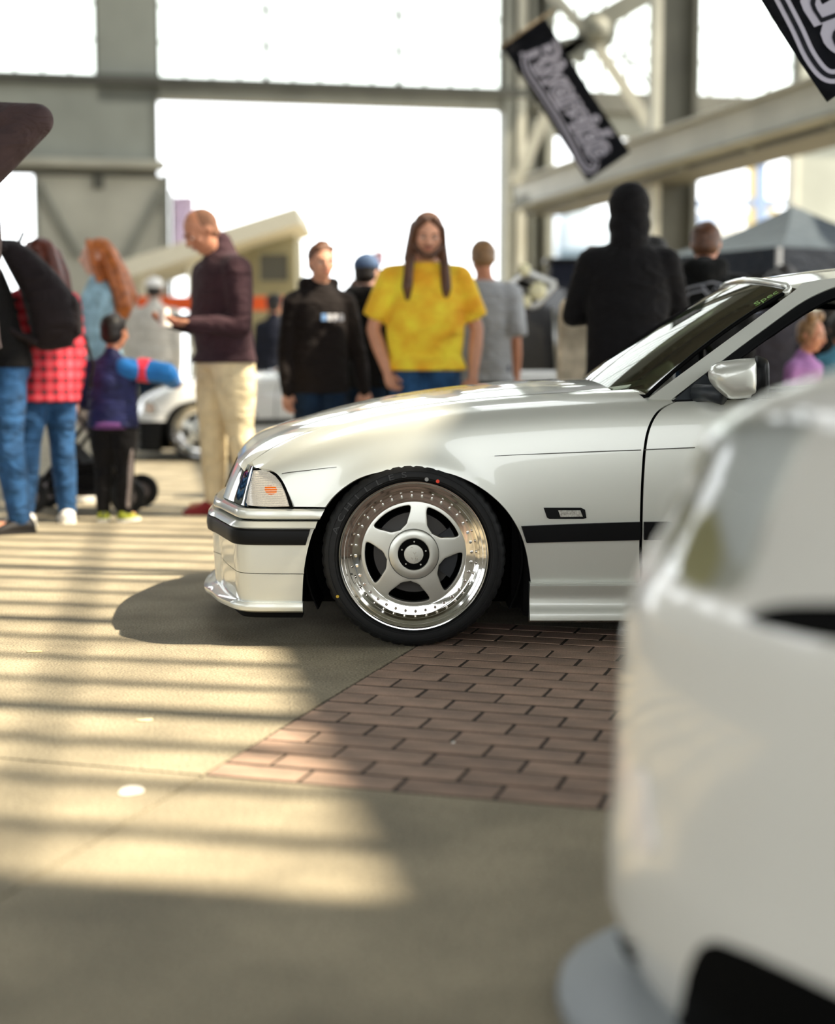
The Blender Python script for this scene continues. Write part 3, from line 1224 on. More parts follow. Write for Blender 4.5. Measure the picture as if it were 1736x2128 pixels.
def _plan(s, ins):
    s_ = min(max(s, 0), _cum[-1])
    i = int(min(np.searchsorted(_cum, s_, side='right') - 1, len(_pl) - 2))
    def nn(j):
        a, b = _pl[max(j - 1, 0)], _pl[min(j + 1, len(_pl) - 1)]
        d = Vector((b[0] - a[0], b[1] - a[1])).normalized()
        return Vector((-d.y, d.x))
    f = (s_ - _cum[i]) / (_cum[i + 1] - _cum[i])
    n = nn(i).lerp(nn(i + 1), f)
    x = _px[i] + (_px[i + 1] - _px[i]) * f; y = _py[i] + (_py[i + 1] - _py[i]) * f
    if s > _cum[-1]: y += s - _cum[-1]
    if s < 0: x -= s
    return x + -n.x * ins * 1.0, y - n.y * ins, n


def _bs(s, z):
    # slight tuck at the bottom, vertical recess in the front corner
    tuck = .010 * ((zl1 - z) / (zl1 - zl0)) ** 2
    rec = .010 * math.exp(-((s - .80) / .05) ** 2) if s > .6 else 0
    x, y, n = _plan(s, .006 + tuck + rec)
    return Vector((x, y, z))


edge = [(654, 1097), (648, 1112), (640, 1140), (634, 1170), (630, 1205), (628, 1256)]
e_uv = cpoly(bezier_smooth(edge, 4), S=_bs, guess=(.2, .3))
send = _cum[-1]
groove_z = zof(1193)
up_uv = [p for p in e_uv if p[1] > groove_z + .0012]
lo_uv = [p for p in e_uv if p[1] < groove_z - .0012]
gz = groove_z + .004
poly_panel('lower_bumper', _bs, up_uv + [(up_uv[-1][0], gz - .004), (.46, gz - .003), (.62, gz), (.80, gz + .012), (send, gz + .012), (send, zl1)], (.012, .012), .01, m_silver, bumper, mirror=True)
gz -= .0022
poly_panel('lower_bumper', _bs, [(lo_uv[0][0], gz - .004)] + lo_uv + [(send, zl0), (send, gz + .012), (.80, gz + .012), (.62, gz), (.46, gz - .003)], (.012, .012), .01, m_silver, bumper, mirror=True)
# front lip: flush on the side, kicked out round the front
lipz = [zof(1274), zof(1252)]


def lip_surf():
    path = psub(xof(628), 0)
    N = len(path)
    bm = bmesh.new(); rings = []
    L = np.concatenate([[0], np.cumsum([math.dist(a, b) for a, b in zip(path, path[1:])])])
    for i, p in enumerate(path):
        a, b = path[max(i - 1, 0)], path[min(i + 1, N - 1)]
        d = Vector((b[0] - a[0], b[1] - a[1])).normalized()
        n = Vector((-d.y, d.x))
        k = min(max((L[i] - .16) / .26, 0), 1); k = k * k * (3 - 2 * k)
        out = .000 + .026 * k
        zt = lipz[1] + .004 * k; zb = lipz[0]
        zm = zb + (zt - zb) * (.55 - .1 * k)
        prof = [(-.05, zb), (out - .012 - .012 * k, zb), (out - .002, zb + .006), (out, zm - .004), (out - .001, zm + .004), (-.004, zt - .002), (-.03, zt)]
        rings.append([bm.verts.new(Vector((p[0] + n.x * o, p[1] + n.y * o, z)) - CO) for o, z in prof])
    K = len(rings[0])
    for A_, B_ in zip(rings, rings[1:]):
        for k in range(K): bm.faces.new((A_[k], A_[(k + 1) % K], B_[(k + 1) % K], B_[k]))
    bm.faces.new(rings[0][::-1])
    geo = bmesh.ops.duplicate(bm, geom=bm.verts[:] + bm.edges[:] + bm.faces[:])['geom']
    for v in geo:
        if isinstance(v, bmesh.types.BMVert): v.co.y = -v.co.y
    bmesh.ops.remove_doubles(bm, verts=bm.verts, dist=1e-5)
    return bmob('front_lip', bm, m_silver, car, smooth=True, angle=40)


lip_surf()
nsweep('lip_underside', xof(626), [(-.08, zof(1286)), (-.012, zof(1286)), (-.012, lipz[0] + .002), (-.08, lipz[0] + .002)], m_dark, ins=.012)

# lamps: a smaller plan set back from the bumper
hplan = [(-.18, NEAR + .014), (-.36, NEAR + .014), (-.44, NEAR + .018), (-.49, NEAR + .028), (-.525, NEAR + .045), (-.545, NEAR + .075), (-.563, NEAR + .12), (-.600, NEAR + .23), (-.638, NEAR + .335), (-.662, NEAR + .43), (-.676, NEAR + .56), (-.683, NEAR + .70), (-.685, NEAR + .83)]
hpl = [tuple(p) for p in bezier_smooth(hplan, 3)]
hcum = np.concatenate([[0], np.cumsum([math.dist(a, b) for a, b in zip(hpl, hpl[1:])])])
hx = [p[0] for p in hpl]; hy = [p[1] for p in hpl]


def lamp_surf(s, z):
    x = float(np.interp(s, hcum, hx)); y = float(np.interp(s, hcum, hy))
    k = (z - z_a1) / .12
    f = min(max((s - .30) / .25, 0), 1)
    return Vector((x + .034 * k * f + .012 * k * k * f, y + .028 * k * (1 - .4 * f) + .03 * k * k * (1 - f), z))


def lpoly(px, g0): return cpoly(px, S=lamp_surf, guess=g0)


LZ = z_a1 + .004
bm = None
turn_px = [(527, 978), (545, 977), (560, 981), (573, 990), (584, 1004), (593, 1024), (603, 1052), (560, 1053), (516, 1050), (512, 1044), (519, 1010)]
m_prism = mat('prism_lens', (226, 219, 206), .22, .0, coat=.6, noise=.10, scale=240)
tl = poly_panel('turn_signal', lamp_surf, lpoly(turn_px, (.4, .5)), (.010, .008), .008, m_prism, car, offset=.001)
poly_panel('bulb_reflection', lamp_surf, lpoly([tuple(p) for p in bezier_smooth([(551, 1013), (560, 1010), (572, 1012), (576, 1018), (573, 1026), (560, 1028), (552, 1022)], 3, closed=True)], (.4, .5)), (.006, .006), .001, m_amber, tl, offset=.0022, label='amber bulb glow painted on the clear lens')
for k in range(15):          # moulded prism ribs across the lens
    y = 983 + k * 4.6
    xr = np.interp(y, [977, 990, 1004, 1024, 1052], [545, 572, 582, 591, 600])
    xl = np.interp(y, [978, 1010, 1050], [529, 520, 516])
    poly_panel('lens_rib', lamp_surf, lpoly([(xl, y), (xr, y), (xr, y + 1.2), (xl, y + 1.4)], (.4, .5)), (.012, .003), .0012, m_prism, tl, offset=.0032)
gk = bezier_smooth([(527, 974), (548, 973), (562, 977), (577, 986), (589, 1002), (599, 1024), (610, 1056)], 4)
gk2 = bezier_smooth([(527, 978), (545, 977), (560, 981), (573, 990), (584, 1004), (593, 1024), (603, 1056)], 4)
poly_panel('lamp_gasket', lamp_surf, lpoly(list(gk) + list(gk2)[::-1], (.42, .55)), (.01, .006), .012, m_gasket, car, offset=.0025)
s_t = lpoly([(520, 1010)], (.4, .5))[0][0]
HE = lpoly([(489, 1000)], (.6, .5))[0][0] - s_t
zt_ = at(535, 972, NEAR + .06).z
for sgn in (0,):
    hl = poly_panel('headlight', lamp_surf, [(s_t + .008, LZ), (s_t + HE, LZ), (s_t + HE, zt_ + .006), (s_t - .02, zt_)], (.014, .012), .01, glass_mat('headlight_glass', (150, 165, 175), .22), car, offset=.001, out=(-1, -.3, .2))
    poly_panel('headlight_backing', lambda s, z: lamp_surf(s, z) + Vector((.05, .03, 0)), [(s_t - .01, LZ - .01), (s_t + HE + .01, LZ - .01), (s_t + HE + .01, zt_ + .01), (s_t - .03, zt_)], (.03, .03), 0, mat('lamp_housing', (40, 46, 52), .3, .5), hl, out=(-1, -.3, .2))
    for q in (HE * .3, HE * .75):
        bm = bmesh.new()
        add_lathe(bm, [(.046, -.005), (.046, .03), (.032, .05), (0.0, .06)], 20, Matrix.Translation(lamp_surf(s_t + q, (LZ + zt_) / 2) + Vector((.02, .006, 0)) - CO) @ Matrix.Rotation(-1.35, 4, 'Z'))
        bmob('headlight_bowl', bm, m_chrome, hl, smooth=True)
poly_panel('grille_panel', lamp_surf, [(s_t + HE + .006, LZ), (hcum[-1], LZ), (hcum[-1], zt_ + .02), (s_t + HE + .006, zt_ + .008)], (.02, .015), .012, m_silver, car, out=(-1, -.1, .2), mirror=True)
poly_panel('kidney_grille', lamp_surf, [(hcum[-1] - .20, LZ + .015), (hcum[-1] - .015, LZ + .01), (hcum[-1] - .012, zt_ + .012), (hcum[-1] - .17, zt_ + .01)], (.03, .02), .012, m_gasket, car, offset=.006, out=(-1, -.1, .2), mirror=True)
# mirror the near lamps to the far side
def mirror_child(o, parent=None):
    c = o.copy(); c.data = o.data.copy(); COL.objects.link(c); c.parent = parent or o.parent
    c.data.transform(Matrix.Diagonal((1, -1, 1, 1)))
    c.data.flip_normals()
    for ch in list(o.children): mirror_child(ch, c)
for o in (tl, hl, skirt): mirror_child(o)

# ---- greenhouse
def tumble(z): return .062 + .40 * (z - .79) + .12 * max(0, z - .98)


def glassside(x, z):
    return Vector((x, NEAR + tumble(z), z))


A0 = at(1345, 829, NEAR + .075); A1 = at(1655, 600, NEAR + tumble(1.135))
pil = [(1345, 830), (1400, 789), (1460, 745), (1520, 701), (1580, 657), (1630, 620), (1654, 602), (1668, 588)]
ra_top = [(1700, 582), (1745, 577), (1800, 574)]
low = [(1395, 831), (1440, 796), (1500, 750), (1560, 705), (1610, 668), (1660, 632), (1700, 610), (1745, 593), (1800, 584)]
def gpoly(px): return cpoly(px, S=glassside, guess=(1.0, 1.0))
pu = gpoly([tuple(p) for p in bezier_smooth(pil, 3)])
rt = gpoly(ra_top)
lw = gpoly([tuple(p) for p in bezier_smooth(low, 3)])
zr = rt[-1][1]
rail_top = [(1.75, zr + .012), (2.1, zr - .005), (2.45, zr - .07), (2.75, zr - .2), (2.95, .90), (3.0, .85)]
rail_low = [(2.72, .85), (2.60, .92), (2.45, 1.02), (2.3, 1.08), (2.1, zr - .055), (1.8, zr - .032)]
zlw = lw[-1]
roof_side = pu + rt + rail_top + rail_low + [zlw] + lw[::-1][1:]
poly_panel('roof_pillar', glassside, roof_side, (.03, .02), .03, m_silver, car, mirror=True, out=(0, -1, .3))
# black window frame inside the pillar line
fr = [(x + dx, y + dy) for (x, y), (dx, dy) in zip([tuple(p) for p in bezier_smooth(low, 3)], [(24, 10)] * 40)]
lw2 = gpoly([(max(1470, 0), 790), (1520, 757), (1580, 713), (1630, 677), (1680, 644), (1720, 622), (1760, 608), (1800, 600)])
win_frame = lw + [(1.8, zr - .034), (1.8, zr - .06)] + lw2[::-1] + gpoly([(1462, 797), (1440, 831)])
poly_panel('window_frame', glassside, win_frame, (.03, .02), .02, m_blackplastic, car, offset=-.008, mirror=True, out=(0, -1, .3))
sail = gpoly([(1400, 832), (1466, 778), (1484, 800), (1500, 832)])
poly_panel('mirror_sail', glassside, sail, (.03, .02), .015, mat('mirror_base', (34, 40, 46), .5), car, offset=.002, mirror=True, out=(0, -1, .3))
bs_ = gpoly([(1396, 832), (1500, 830), (1500, 837), (1400, 839)])
poly_panel('belt_seal', glassside, [bs_[0], (1.6, bs_[1][1] + .012), (2.7, .835), (2.7, .823), (1.6, bs_[2][1] + .012), bs_[3]], (.05, .02), .02, m_blackplastic, car, offset=.004, mirror=True, out=(0, -1, .3))

# windscreen: sheet between cowl curve and header curve
def wscr(u, v):
    """u 0 near edge .. 1 centre; v 0 cowl .. 1 header"""
    w = 1 - (1 - u) ** 2
    bx, by, bz = A0.x - .165 * (1 - (1 - u) ** 2.2), A0.y + (YC - A0.y) * u, A0.z + .012 * w
    tx, ty, tz = A1.x - .075 * (1 - (1 - u) ** 2.2), A1.y + (YC - A1.y) * u, A1.z + .052 * w
    k = v
    bulge = .020 * 4 * k * (1 - k)
    return Vector((bx + (tx - bx) * k - bulge * .55, by + (ty - by) * k, bz + (tz - bz) * k + bulge * .83))


def ws_uv(v0, v1, u0): return (v0, v1, u0)


def wsheet(name, u0, v0, v1, m, parent, off=0.0, NU=24, NV=24, corner=.0):
    verts, norms, faces = [], [], []
    us = [u0 + (1 - u0) * k / NU for k in range(NU + 1)]
    cols_ = [(u, 1) for u in us] + [(u, -1) for u in us[-2::-1]]
    for i in range(NV + 1):
        for u, s in cols_:
            vv1 = v1 - corner * max(0, 1 - (u - u0) / .12) ** 2
            v = v0 + (vv1 - v0) * i / NV
            P = wscr(u, v); n = nrm(wscr, min(u, .998), v)
            if n.z < 0: n = -n
            P = P + n * off
            if s < 0: P = Vector((P.x, 2 * YC - P.y, P.z)); n = Vector((n.x, -n.y, n.z))
            verts.append(P - parent_loc(parent)); norms.append(n)
    W = len(cols_)
    for i in range(NV):
        for j in range(W - 1): faces.append([i * W + j, i * W + j + 1, (i + 1) * W + j + 1, (i + 1) * W + j])
    if faces:
        f = faces[len(faces) // 3]
        if (verts[f[1]] - verts[f[0]]).cross(verts[f[2]] - verts[f[0]]).dot(norms[f[0]]) < 0: faces = [f[::-1] for f in faces]
    return pyob(name, verts, faces, m, parent, normals=norms)


ws = wsheet('windscreen', .012, 0.0, .985, m_wglass, car, corner=.03)
# rubber round the glass
def frame_strip(name, pts, w, m, parent, lift=.004, two=False):
    bm = bmesh.new()
    add_tube(bm, [p - parent_loc(parent) + Vector((0, 0, lift)) for p in pts], w, 6)
    if two:
        b2 = bm.copy()
        for v in b2.verts: v.co.y = -v.co.y
        bmob(name, b2, m, parent, smooth=True)
    return bmob(name, bm, m, parent, smooth=True)


frame_strip('windscreen_seal', [wscr(.012, v / 20) for v in range(0, 20)], .007, m_gasket, car, two=True)
def across(P): return P + [Vector((p.x, 2 * YC - p.y, p.z)) for p in P[-2::-1]]


frame_strip('windscreen_seal', across([wscr(u / 20, .0) for u in range(0, 21)]), .010, m_gasket, car)
frame_strip('header_trim', across([wscr(.0, .93), wscr(.02, .965), wscr(.06, .99)] + [wscr(u / 20, .998) for u in range(2, 21)]), .011, m_silver, car)
# roof sheet
def roof_surf(u, v):
    """u 0 near rail .. 1 centre; v 0 header .. 1 rear"""
    w = 1 - (1 - u) ** 2
    hd = wscr(u, 1.0)
    xe = 2.35
    x = hd.x + (xe - hd.x) * v
    rise = .075 * (1 - (1 - v / .75) ** 2) if v < .75 else .075 - .10 * ((v - .75) / .25) ** 2
    zedge = A1.z + .055 * (1 - (1 - min(v / .6, 1)) ** 2) - (.09 * ((v - .6) / .4) ** 2 if v > .6 else 0)
    ye = NEAR + tumble(zedge) + .0
    return Vector((x, ye + (YC - ye) * u, zedge + .052 * w + .010 * math.sin(min(v, 1) * 3.1) * w))


def sheet2(name, S, NU, NV, m, parent, v0=0., v1=1.):
    verts, norms, faces = [], [], []
    us = [k / NU for k in range(NU + 1)]
    cols_ = [(u, 1) for u in us] + [(u, -1) for u in us[-2::-1]]
    for i in range(NV + 1):
        for u, s in cols_:
            v = v0 + (v1 - v0) * i / NV
            P = S(u, v); n = nrm(S, min(max(u, .002), .998), min(max(v, .002), .998))
            if n.z < 0: n = -n
            if s < 0: P = Vector((P.x, 2 * YC - P.y, P.z)); n = Vector((n.x, -n.y, n.z))
            verts.append(P - parent_loc(parent)); norms.append(n)
    W = len(cols_)
    for i in range(NV):
        for j in range(W - 1): faces.append([i * W + j, i * W + j + 1, (i + 1) * W + j + 1, (i + 1) * W + j])
    if faces:
        f = faces[len(faces) // 3]
        if (verts[f[1]] - verts[f[0]]).cross(verts[f[2]] - verts[f[0]]).dot(norms[f[0]]) < 0: faces = [f[::-1] for f in faces]
    return pyob(name, verts, faces, m, parent, normals=norms)


sheet2('roof', roof_surf, 16, 24, m_silver, car)


def rear_surf(u, v):
    t_ = roof_surf(u, 1.0)
    b_ = Vector((3.0 - .1 * u * 0, NEAR + .11 + (YC - NEAR - .11) * u, .855 + .02 * u))
    return t_.lerp(b_, v) + Vector((0, 0, .03 * 4 * v * (1 - v)))


sheet2('rear_window', rear_surf, 8, 8, m_wglass, car)
# black frit and green sun-strip lettering on the top near corner of the glass
fl = []
cw = text_mesh('Spec', .05, shear=.3, extrude=.0004)
o_ = wscr(.06, .86)
e1 = (wscr(.06, .92) - wscr(.06, .80)).normalized()
n_ = nrm(wscr, .08, .86)
if n_.z < 0: n_ = -n_
e2 = n_.cross(e1)
MM = Matrix(((e1.x, e2.x, n_.x, 0), (e1.y, e2.y, n_.y, 0), (e1.z, e2.z, n_.z, 0), (0, 0, 0, 1)))
MM.translation = o_ + n_ * .004 + e2 * .015 - CO
cw.transform(MM)
meshob('windscreen_sticker', cw, mat('green_print', (120, 165, 70), .6), car, label='green script sticker on the top corner of the windscreen')

# ---- door mirror
def mirror_part(name, poly, y0, y1, m, parent, k0=.80, k1=.93, label=None):
    c = np.mean(poly, axis=0)
    ring = [tuple(p) for p in bezier_smooth(poly, 4, closed=True)]
    bm = bmesh.new(); rings = []
    prof = [(0, k0 * .55), (.06, k0 * .8), (.18, k0), (.45, 1.0), (.75, k1), (1, k1 * .9)]
    for f, k in prof:
        Y = y0 + (y1 - y0) * f
        rings.append([at(c[0] + (p[0] - c[0]) * k, c[1] + (p[1] - c[1]) * k, Y) - parent_loc(parent) for p in ring])
    add_loft(bm, rings)
    return bmob(name, bm, m, parent, smooth=True, label=label)


mc = [(1474, 768), (1487, 755), (1512, 749), (1548, 745), (1574, 744), (1584, 752), (1588, 775), (1588, 805), (1583, 823), (1565, 826), (1535, 829), (1515, 828), (1496, 815), (1480, 799), (1473, 785)]
mcap = mirror_part('mirror_cap', mc, NEAR - .12, NEAR + .045, m_silver, car)
mb = [(1568, 742), (1588, 743), (1598, 752), (1600, 775), (1600, 806), (1596, 822), (1584, 828), (1560, 830), (1560, 785)]
mirror_part('mirror_housing', mb, NEAR - .10, NEAR + .05, m_blackplastic, car, k0=.85)
bm = bmesh.new()
add_tube(bm, [at(1448, 817, NEAR + .06) - CO, at(1475, 816, NEAR + .02) - CO, at(1505, 822, NEAR - .01) - CO], [.030, .026, .03], 10)
bmob('mirror_stem', bm, mat('mirror_base', (34, 40, 46), .5), car, smooth=True)
mirror_child(mcap)

# ---- cabin, seen through the glass, and dark structure behind the panels
m_cabin = mat('cabin_trim', (24, 24, 24), .8)
bm = bmesh.new()
add_box(bm, (.62 - CO.x, -.70, .50), (1.02 - CO.x, .70, .79), None, .05)
bmob('dashboard', bm, m_cabin, car, smooth=True)
bm = bmesh.new()
ca = Vector((1.16 - CO.x, .34, .80))
prof = []
rings = []
for k in range(28):
    a = 2 * math.pi * k / 28
    rings.append(Vector((.10 * math.sin(a) * .45, .17 * math.cos(a), .17 * math.sin(a))))
R_ = Matrix.Rotation(-.35, 3, 'Y')
pts = [ca + R_ @ Vector((0, .17 * math.cos(2 * math.pi * k / 28), .17 * math.sin(2 * math.pi * k / 28))) for k in range(29)]
add_tube(bm, pts, .014, 6, caps=False)
add_tube(bm, [ca + R_ @ Vector((0, .16, 0)), ca, ca + R_ @ Vector((0, -.16, 0))], .012, 6)
add_tube(bm, [ca, ca + Vector((-.25, 0, -.09))], .03, 8)
bmob('steering_wheel', bm, m_cabin, car, smooth=True)
for sy in (-.36, .36):
    s_ = bmesh.new()
    add_box(s_, (1.35 - CO.x, sy - .25, .25), (1.88 - CO.x, sy + .25, .46), None, .07)
    T = Matrix.Translation((1.90 - CO.x, sy, .62)) @ Matrix.Rotation(.30, 4, 'Y')
    add_box(s_, (-.08, -.24, -.22), (.08, .24, .26), T, .06)
    add_box(s_, (-.05, -.12, .27), (.05, .12, .42), T, .04)
    bmob('seat', s_, m_cabin, car, smooth=True)
bm = bmesh.new()
pd = at(1318, 782, 5.05) - CO
add_box(bm, pd + Vector((-.09, -.10, -.03)), pd + Vector((.08, .12, -.02)), Matrix.Translation(pd) @ Matrix.Rotation(-.2, 4, 'Y') @ Matrix.Translation(-pd), .004)
bmob('dash_paper', bm, mat('dash_paper', (196, 206, 182), .8), car, label='pale sheet lying on the dashboard')
bm = bmesh.new()
add_box(bm, (.33 - CO.x, -.78, .085), (2.38 - CO.x, .78, .30), None, .02)          # floor pan, set low and wide to shut out light below
add_box(bm, (.34 - CO.x, -.76, .15), (2.36 - CO.x, -.70, .62), None)               # inner flanks
add_box(bm, (.34 - CO.x, .70, .15), (2.36 - CO.x, .76, .62), None)
add_box(bm, (-.54 - CO.x, -.56, .10), (.34 - CO.x, .56, .53), None, .02)           # engine bay
add_box(bm, (-.56 - CO.x, -.70, .13), (-.36 - CO.x, .70, .42), None, .01)
add_box(bm, (.30 - CO.x, -.74, .11), (.36 - CO.x, .74, .62), None)                 # bulkhead behind the wheel
add_box(bm, (2.36 - CO.x, -.55, .14), (3.55 - CO.x, .55, .74), None, .02)
bmob('inner_shell', bm, m_dark, car)
for sy in (-1, 1):
    for wx in (-.012, RX):
        bm = bmesh.new()
        rings = []
        for k in range(29):
            an = math.radians(-28 + 236 * k / 28)
            rings.append([Vector((wx - CO.x + r_ * math.cos(an), sy * y_, max(.07, .275 + r_ * math.sin(an)))) for r_, y_ in ((.34, .792), (.335, .47), (.02, .47), (.02, .46), (.345, .46), (.345, .792))])
        add_loft(bm, rings)
        bmob('wheel_liner', bm, m_dark, car)
bm = bmesh.new()
add_box(bm, (3.5 - CO.x, -.74, .16), (3.70 - CO.x, .74, .52), None, .05)
bmob('rear_bumper', bm, m_silver, car, smooth=True)
for sy in (-1, 1):
    bm = bmesh.new(); add_box(bm, (3.60 - CO.x, sy * .62 - .16, .56), (3.665 - CO.x, sy * .62 + .13, .74), None, .02)
    bmob('tail_light', bm, mat('tail_red', (150, 24, 20), .2), car, smooth=True)
bm = bmesh.new(); add_box(bm, (3.58 - CO.x, -.45, .52), (3.65 - CO.x, .45, .82), None, .02)
bmob('rear_panel', bm, m_silver, car, smooth=True)

# ---- wheels: lip plane at y=0 facing -y, axle along y
RT, RLIP = .2885, .2345


def build_wheel(loc):
    w = bpy.data.objects.new('wheel', None)
    COL.objects.link(w); w.parent = car; w.location = Vector(loc) - CO
    bm = bmesh.new()
    n = 192
    prof = [(.200, .19), (.226, .195), (.252, .192), (.272, .180), (.2835, .160), (.2885, .135), (.2885, .02), (.2835, .004), (.276, -.006), (.262, -.012), (.248, -.012), (.2415, -.008), (.2385, -.002), (.2345, .006)]
    rings = []
    for r, h in prof:
        rr = []
        for k in range(n):
            q = r
            if r > .2825 and k % 4 == 0: q = r - .0035          # tread grooves reach round the shoulder
            a = 2 * math.pi * k / n
            rr.append(bm.verts.new((q * math.cos(a), h, q * math.sin(a))))
        rings.append(rr)
    for A_, B_ in zip(rings, rings[1:]):
        for k in range(n): bm.faces.new((A_[k], A_[(k + 1) % n], B_[(k + 1) % n], B_[k]))
    tyre = bmob('tyre', bm, m_rubber, w, smooth=True, angle=30)
    for rr_, hh in ((.2435, -.0105), (.2665, -.0125)):
        bm = bmesh.new()
        add_tube(bm, [(rr_ * math.cos(2 * math.pi * k / 90), hh, rr_ * math.sin(2 * math.pi * k / 90)) for k in range(91)], .0012, 5, caps=False)
        bmob('sidewall_rib', bm, m_rubber, tyre, smooth=True)
    m_let = mat('tyre_lettering', (46, 48, 50), .6)
    word = 'ACHILLES'
    for i, chr_ in enumerate(word):
        me = text_mesh(chr_, .026, extrude=.0012)
        ang = math.radians(161 - i * 9.2)
        for v in me.vertices: v.co.x *= 1.5
        M = Matrix.Rotation(-(ang - math.pi / 2), 4, 'Y') @ Matrix.Translation((0, -.0128, .2555)) @ Matrix.Rotation(math.pi / 2, 4, 'X')
        me.transform(M)
        meshob('letter', me, m_let, tyre)
    for px_, py_, r_, nm, c_ in ((887, 996, .0062, 'grey_dot', (150, 150, 148)), (910, 1000, .0058, 'red_dot', (228, 60, 30)), (702, 1239, .005, 'yellow_dot', (196, 160, 30))):
        p = at(px_, py_, NEAR - .008) - Vector(loc)
        bm = bmesh.new()
        bmesh.ops.create_cone(bm, cap_ends=True, segments=12, radius1=r_, radius2=r_, depth=.004, matrix=Matrix.Translation((p.x, -.0115, p.z)) @ Matrix.Rotation(math.pi / 2, 4, 'X'))
        bmob('paint_dot', bm, mat(nm, c_, .6), tyre, label=nm.replace('_', ' ') + ' of paint on the sidewall')
    bm = bmesh.new()
    add_lathe(bm, [(.2345, .008), (.2352, .001), (.2335, -.0035), (.2300, -.0030), (.2275, .001), (.2262, .006), (.2180, .0095), (.2165, .013), (.2085, .016), (.2070, .0205), (.2010, .024), (.1985, .030), (.1965, .046), (.1945, .0515), (.1900, .0525), (.1700, .0525), (.1660, .0540), (.1655, .16), (.1985, .16), (.2045, .10), (.2300, .02)], 120, closed=False)
    lipo = bmob('rim_lip', bm, m_chrome, w, smooth=True, angle=28)
    # bolts round the joint
    bh = bmesh.new()
    bmesh.ops.create_cone(bh, cap_ends=True, segments=12, radius1=.0048, radius2=.0042, depth=.007, matrix=Matrix.Rotation(math.pi / 2, 4, 'X'))
    bmesh.ops.create_cone(bh, cap_ends=True, segments=6, radius1=.0022, radius2=.0022, depth=.0016, matrix=Matrix.Translation((0, -.0042, 0)) @ Matrix.Rotation(math.pi / 2, 4, 'X'))
    bolt_me = bpy.data.meshes.new('rim_bolt'); bmesh.ops.recalc_face_normals(bh, faces=bh.faces); bh.to_mesh(bolt_me); bh.free()
    bolt_me.shade_smooth(); bolt_me.set_sharp_from_angle(angle=.6)
    bolt_me.materials.append(m_chrome)
    for k in range(36):
        a = 2 * math.pi * (k + .18) / 36
        b = bpy.data.objects.new('rim_bolt', bolt_me); COL.objects.link(b); b.parent = w
        b.location = (.1825 * math.cos(a), .049, .1825 * math.sin(a))
    # five-spoke centre cut with rounded windows
    ang0 = math.radians(90 - 6.4)
    outer = [(.1675 * math.cos(2 * math.pi * k / 100), .1675 * math.sin(2 * math.pi * k / 100)) for k in range(100)]
    holes = []
    for k in range(5):
        am = ang0 + math.radians(36) + math.radians(72) * k
        ro, ri = .1545, .0885
        ho, hi_ = math.radians(36) - math.asin(.0265 / ro), math.radians(36) - math.asin(.0375 / ri)
        loop = []
        for q in range(9):
            t = -ho + 2 * ho * q / 8
            loop.append((ro, t))
        loop += [(.135, ho - .02), (.11, ho - .12), (ri + .010, hi_ + .10), (ri, hi_ * .25), (ri - .002, 0), (ri, -hi_ * .25), (ri + .010, -hi_ - .10), (.11, -ho + .12), (.135, -ho + .02)]
        xy = [(r * math.cos(am + t), r * math.sin(am + t)) for r, t in loop]
        # round the corners
        for _ in range(2):
            xy = [p for a, b in zip(xy, xy[1:] + xy[:1]) for p in ((a[0] * .75 + b[0] * .25, a[1] * .75 + b[1] * .25), (a[0] * .25 + b[0] * .75, a[1] * .25 + b[1] * .75))]
        holes.append(xy)
    def dish(r): return .0505 + .006 * max(0, (r - .085) / .08) ** 1.5 - .004 * max(0, 1 - r / .085)
    pts = [Vector(p) for p in outer]; ed = [(i, (i + 1) % 100) for i in range(100)]
    loops = [list(range(100))]
    for h in holes:
        b0 = len(pts); pts += [Vector(p) for p in h]; ed += [(b0 + i, b0 + (i + 1) % len(h)) for i in range(len(h))]
        loops.append(list(range(b0, b0 + len(h))))
    def inpoly(x, y, h):
        c = False
        j = len(h) - 1
        for i in range(len(h)):
            if (h[i][1] > y) != (h[j][1] > y) and x < (h[j][0] - h[i][0]) * (y - h[i][1]) / (h[j][1] - h[i][1]) + h[i][0]: c = not c
            j = i
        return c
    for gx in np.arange(-.165, .166, .008):
        for gy in np.arange(-.165, .166, .008):
            r = math.hypot(gx, gy)
            if r > .163 or any(inpoly(gx, gy, h) for h in holes): continue
            if min(math.dist((gx, gy), p) for h in holes for p in h) < .0045: continue
            pts.append(Vector((gx, gy)))
    res = delaunay_2d_cdt(pts, ed, [], 0, 1e-7)
    V, F = res[0], res[2]
    keep = []
    for f in F:
        cx = sum(V[i].x for i in f) / 3; cy = sum(V[i].y for i in f) / 3
        if any(inpoly(cx, cy, h) for h in holes): continue
        keep.append(list(f))
    bm = bmesh.new()
    vv = [bm.verts.new((p.x, dish(p.length), p.y)) for p in V]
    fs = [bm.faces.new([vv[i] for i in f]) for f in keep]
    ext = bmesh.ops.extrude_face_region(bm, geom=fs)
    for v in ext['geom']:
        if isinstance(v, bmesh.types.BMVert): v.co.y += .03
    bmesh.ops.recalc_face_normals(bm, faces=bm.faces)
    edges = [e for e in bm.edges if len(e.link_faces) == 2 and e.calc_face_angle(0) > 1.0 and all(v.co.y < .062 for v in e.verts)]
    bmesh.ops.bevel(bm, geom=edges, offset=.0032, segments=3, affect='EDGES', profile=.6)
    bmob('spoke_disc', bm, m_rimsilver, w, smooth=True, angle=32)
    # hub
    bm = bmesh.new()
    add_lathe(bm, [(.0800, .0475), (.0790, .0505), (.0785, .0505), (.0775, .0478), (.074, .0462), (.060, .0448), (.052, .0450), (.0500, .0468), (.0495, .052), (0, .052)], 72)
    hub = bmob('hub_cap', bm, m_rimsilver, w, smooth=True, angle=30)
    bm = bmesh.new(); add_lathe(bm, [(.0802, .0505), (.0802, .0480), (.0790, .0480), (.0790, .0505)], 72)
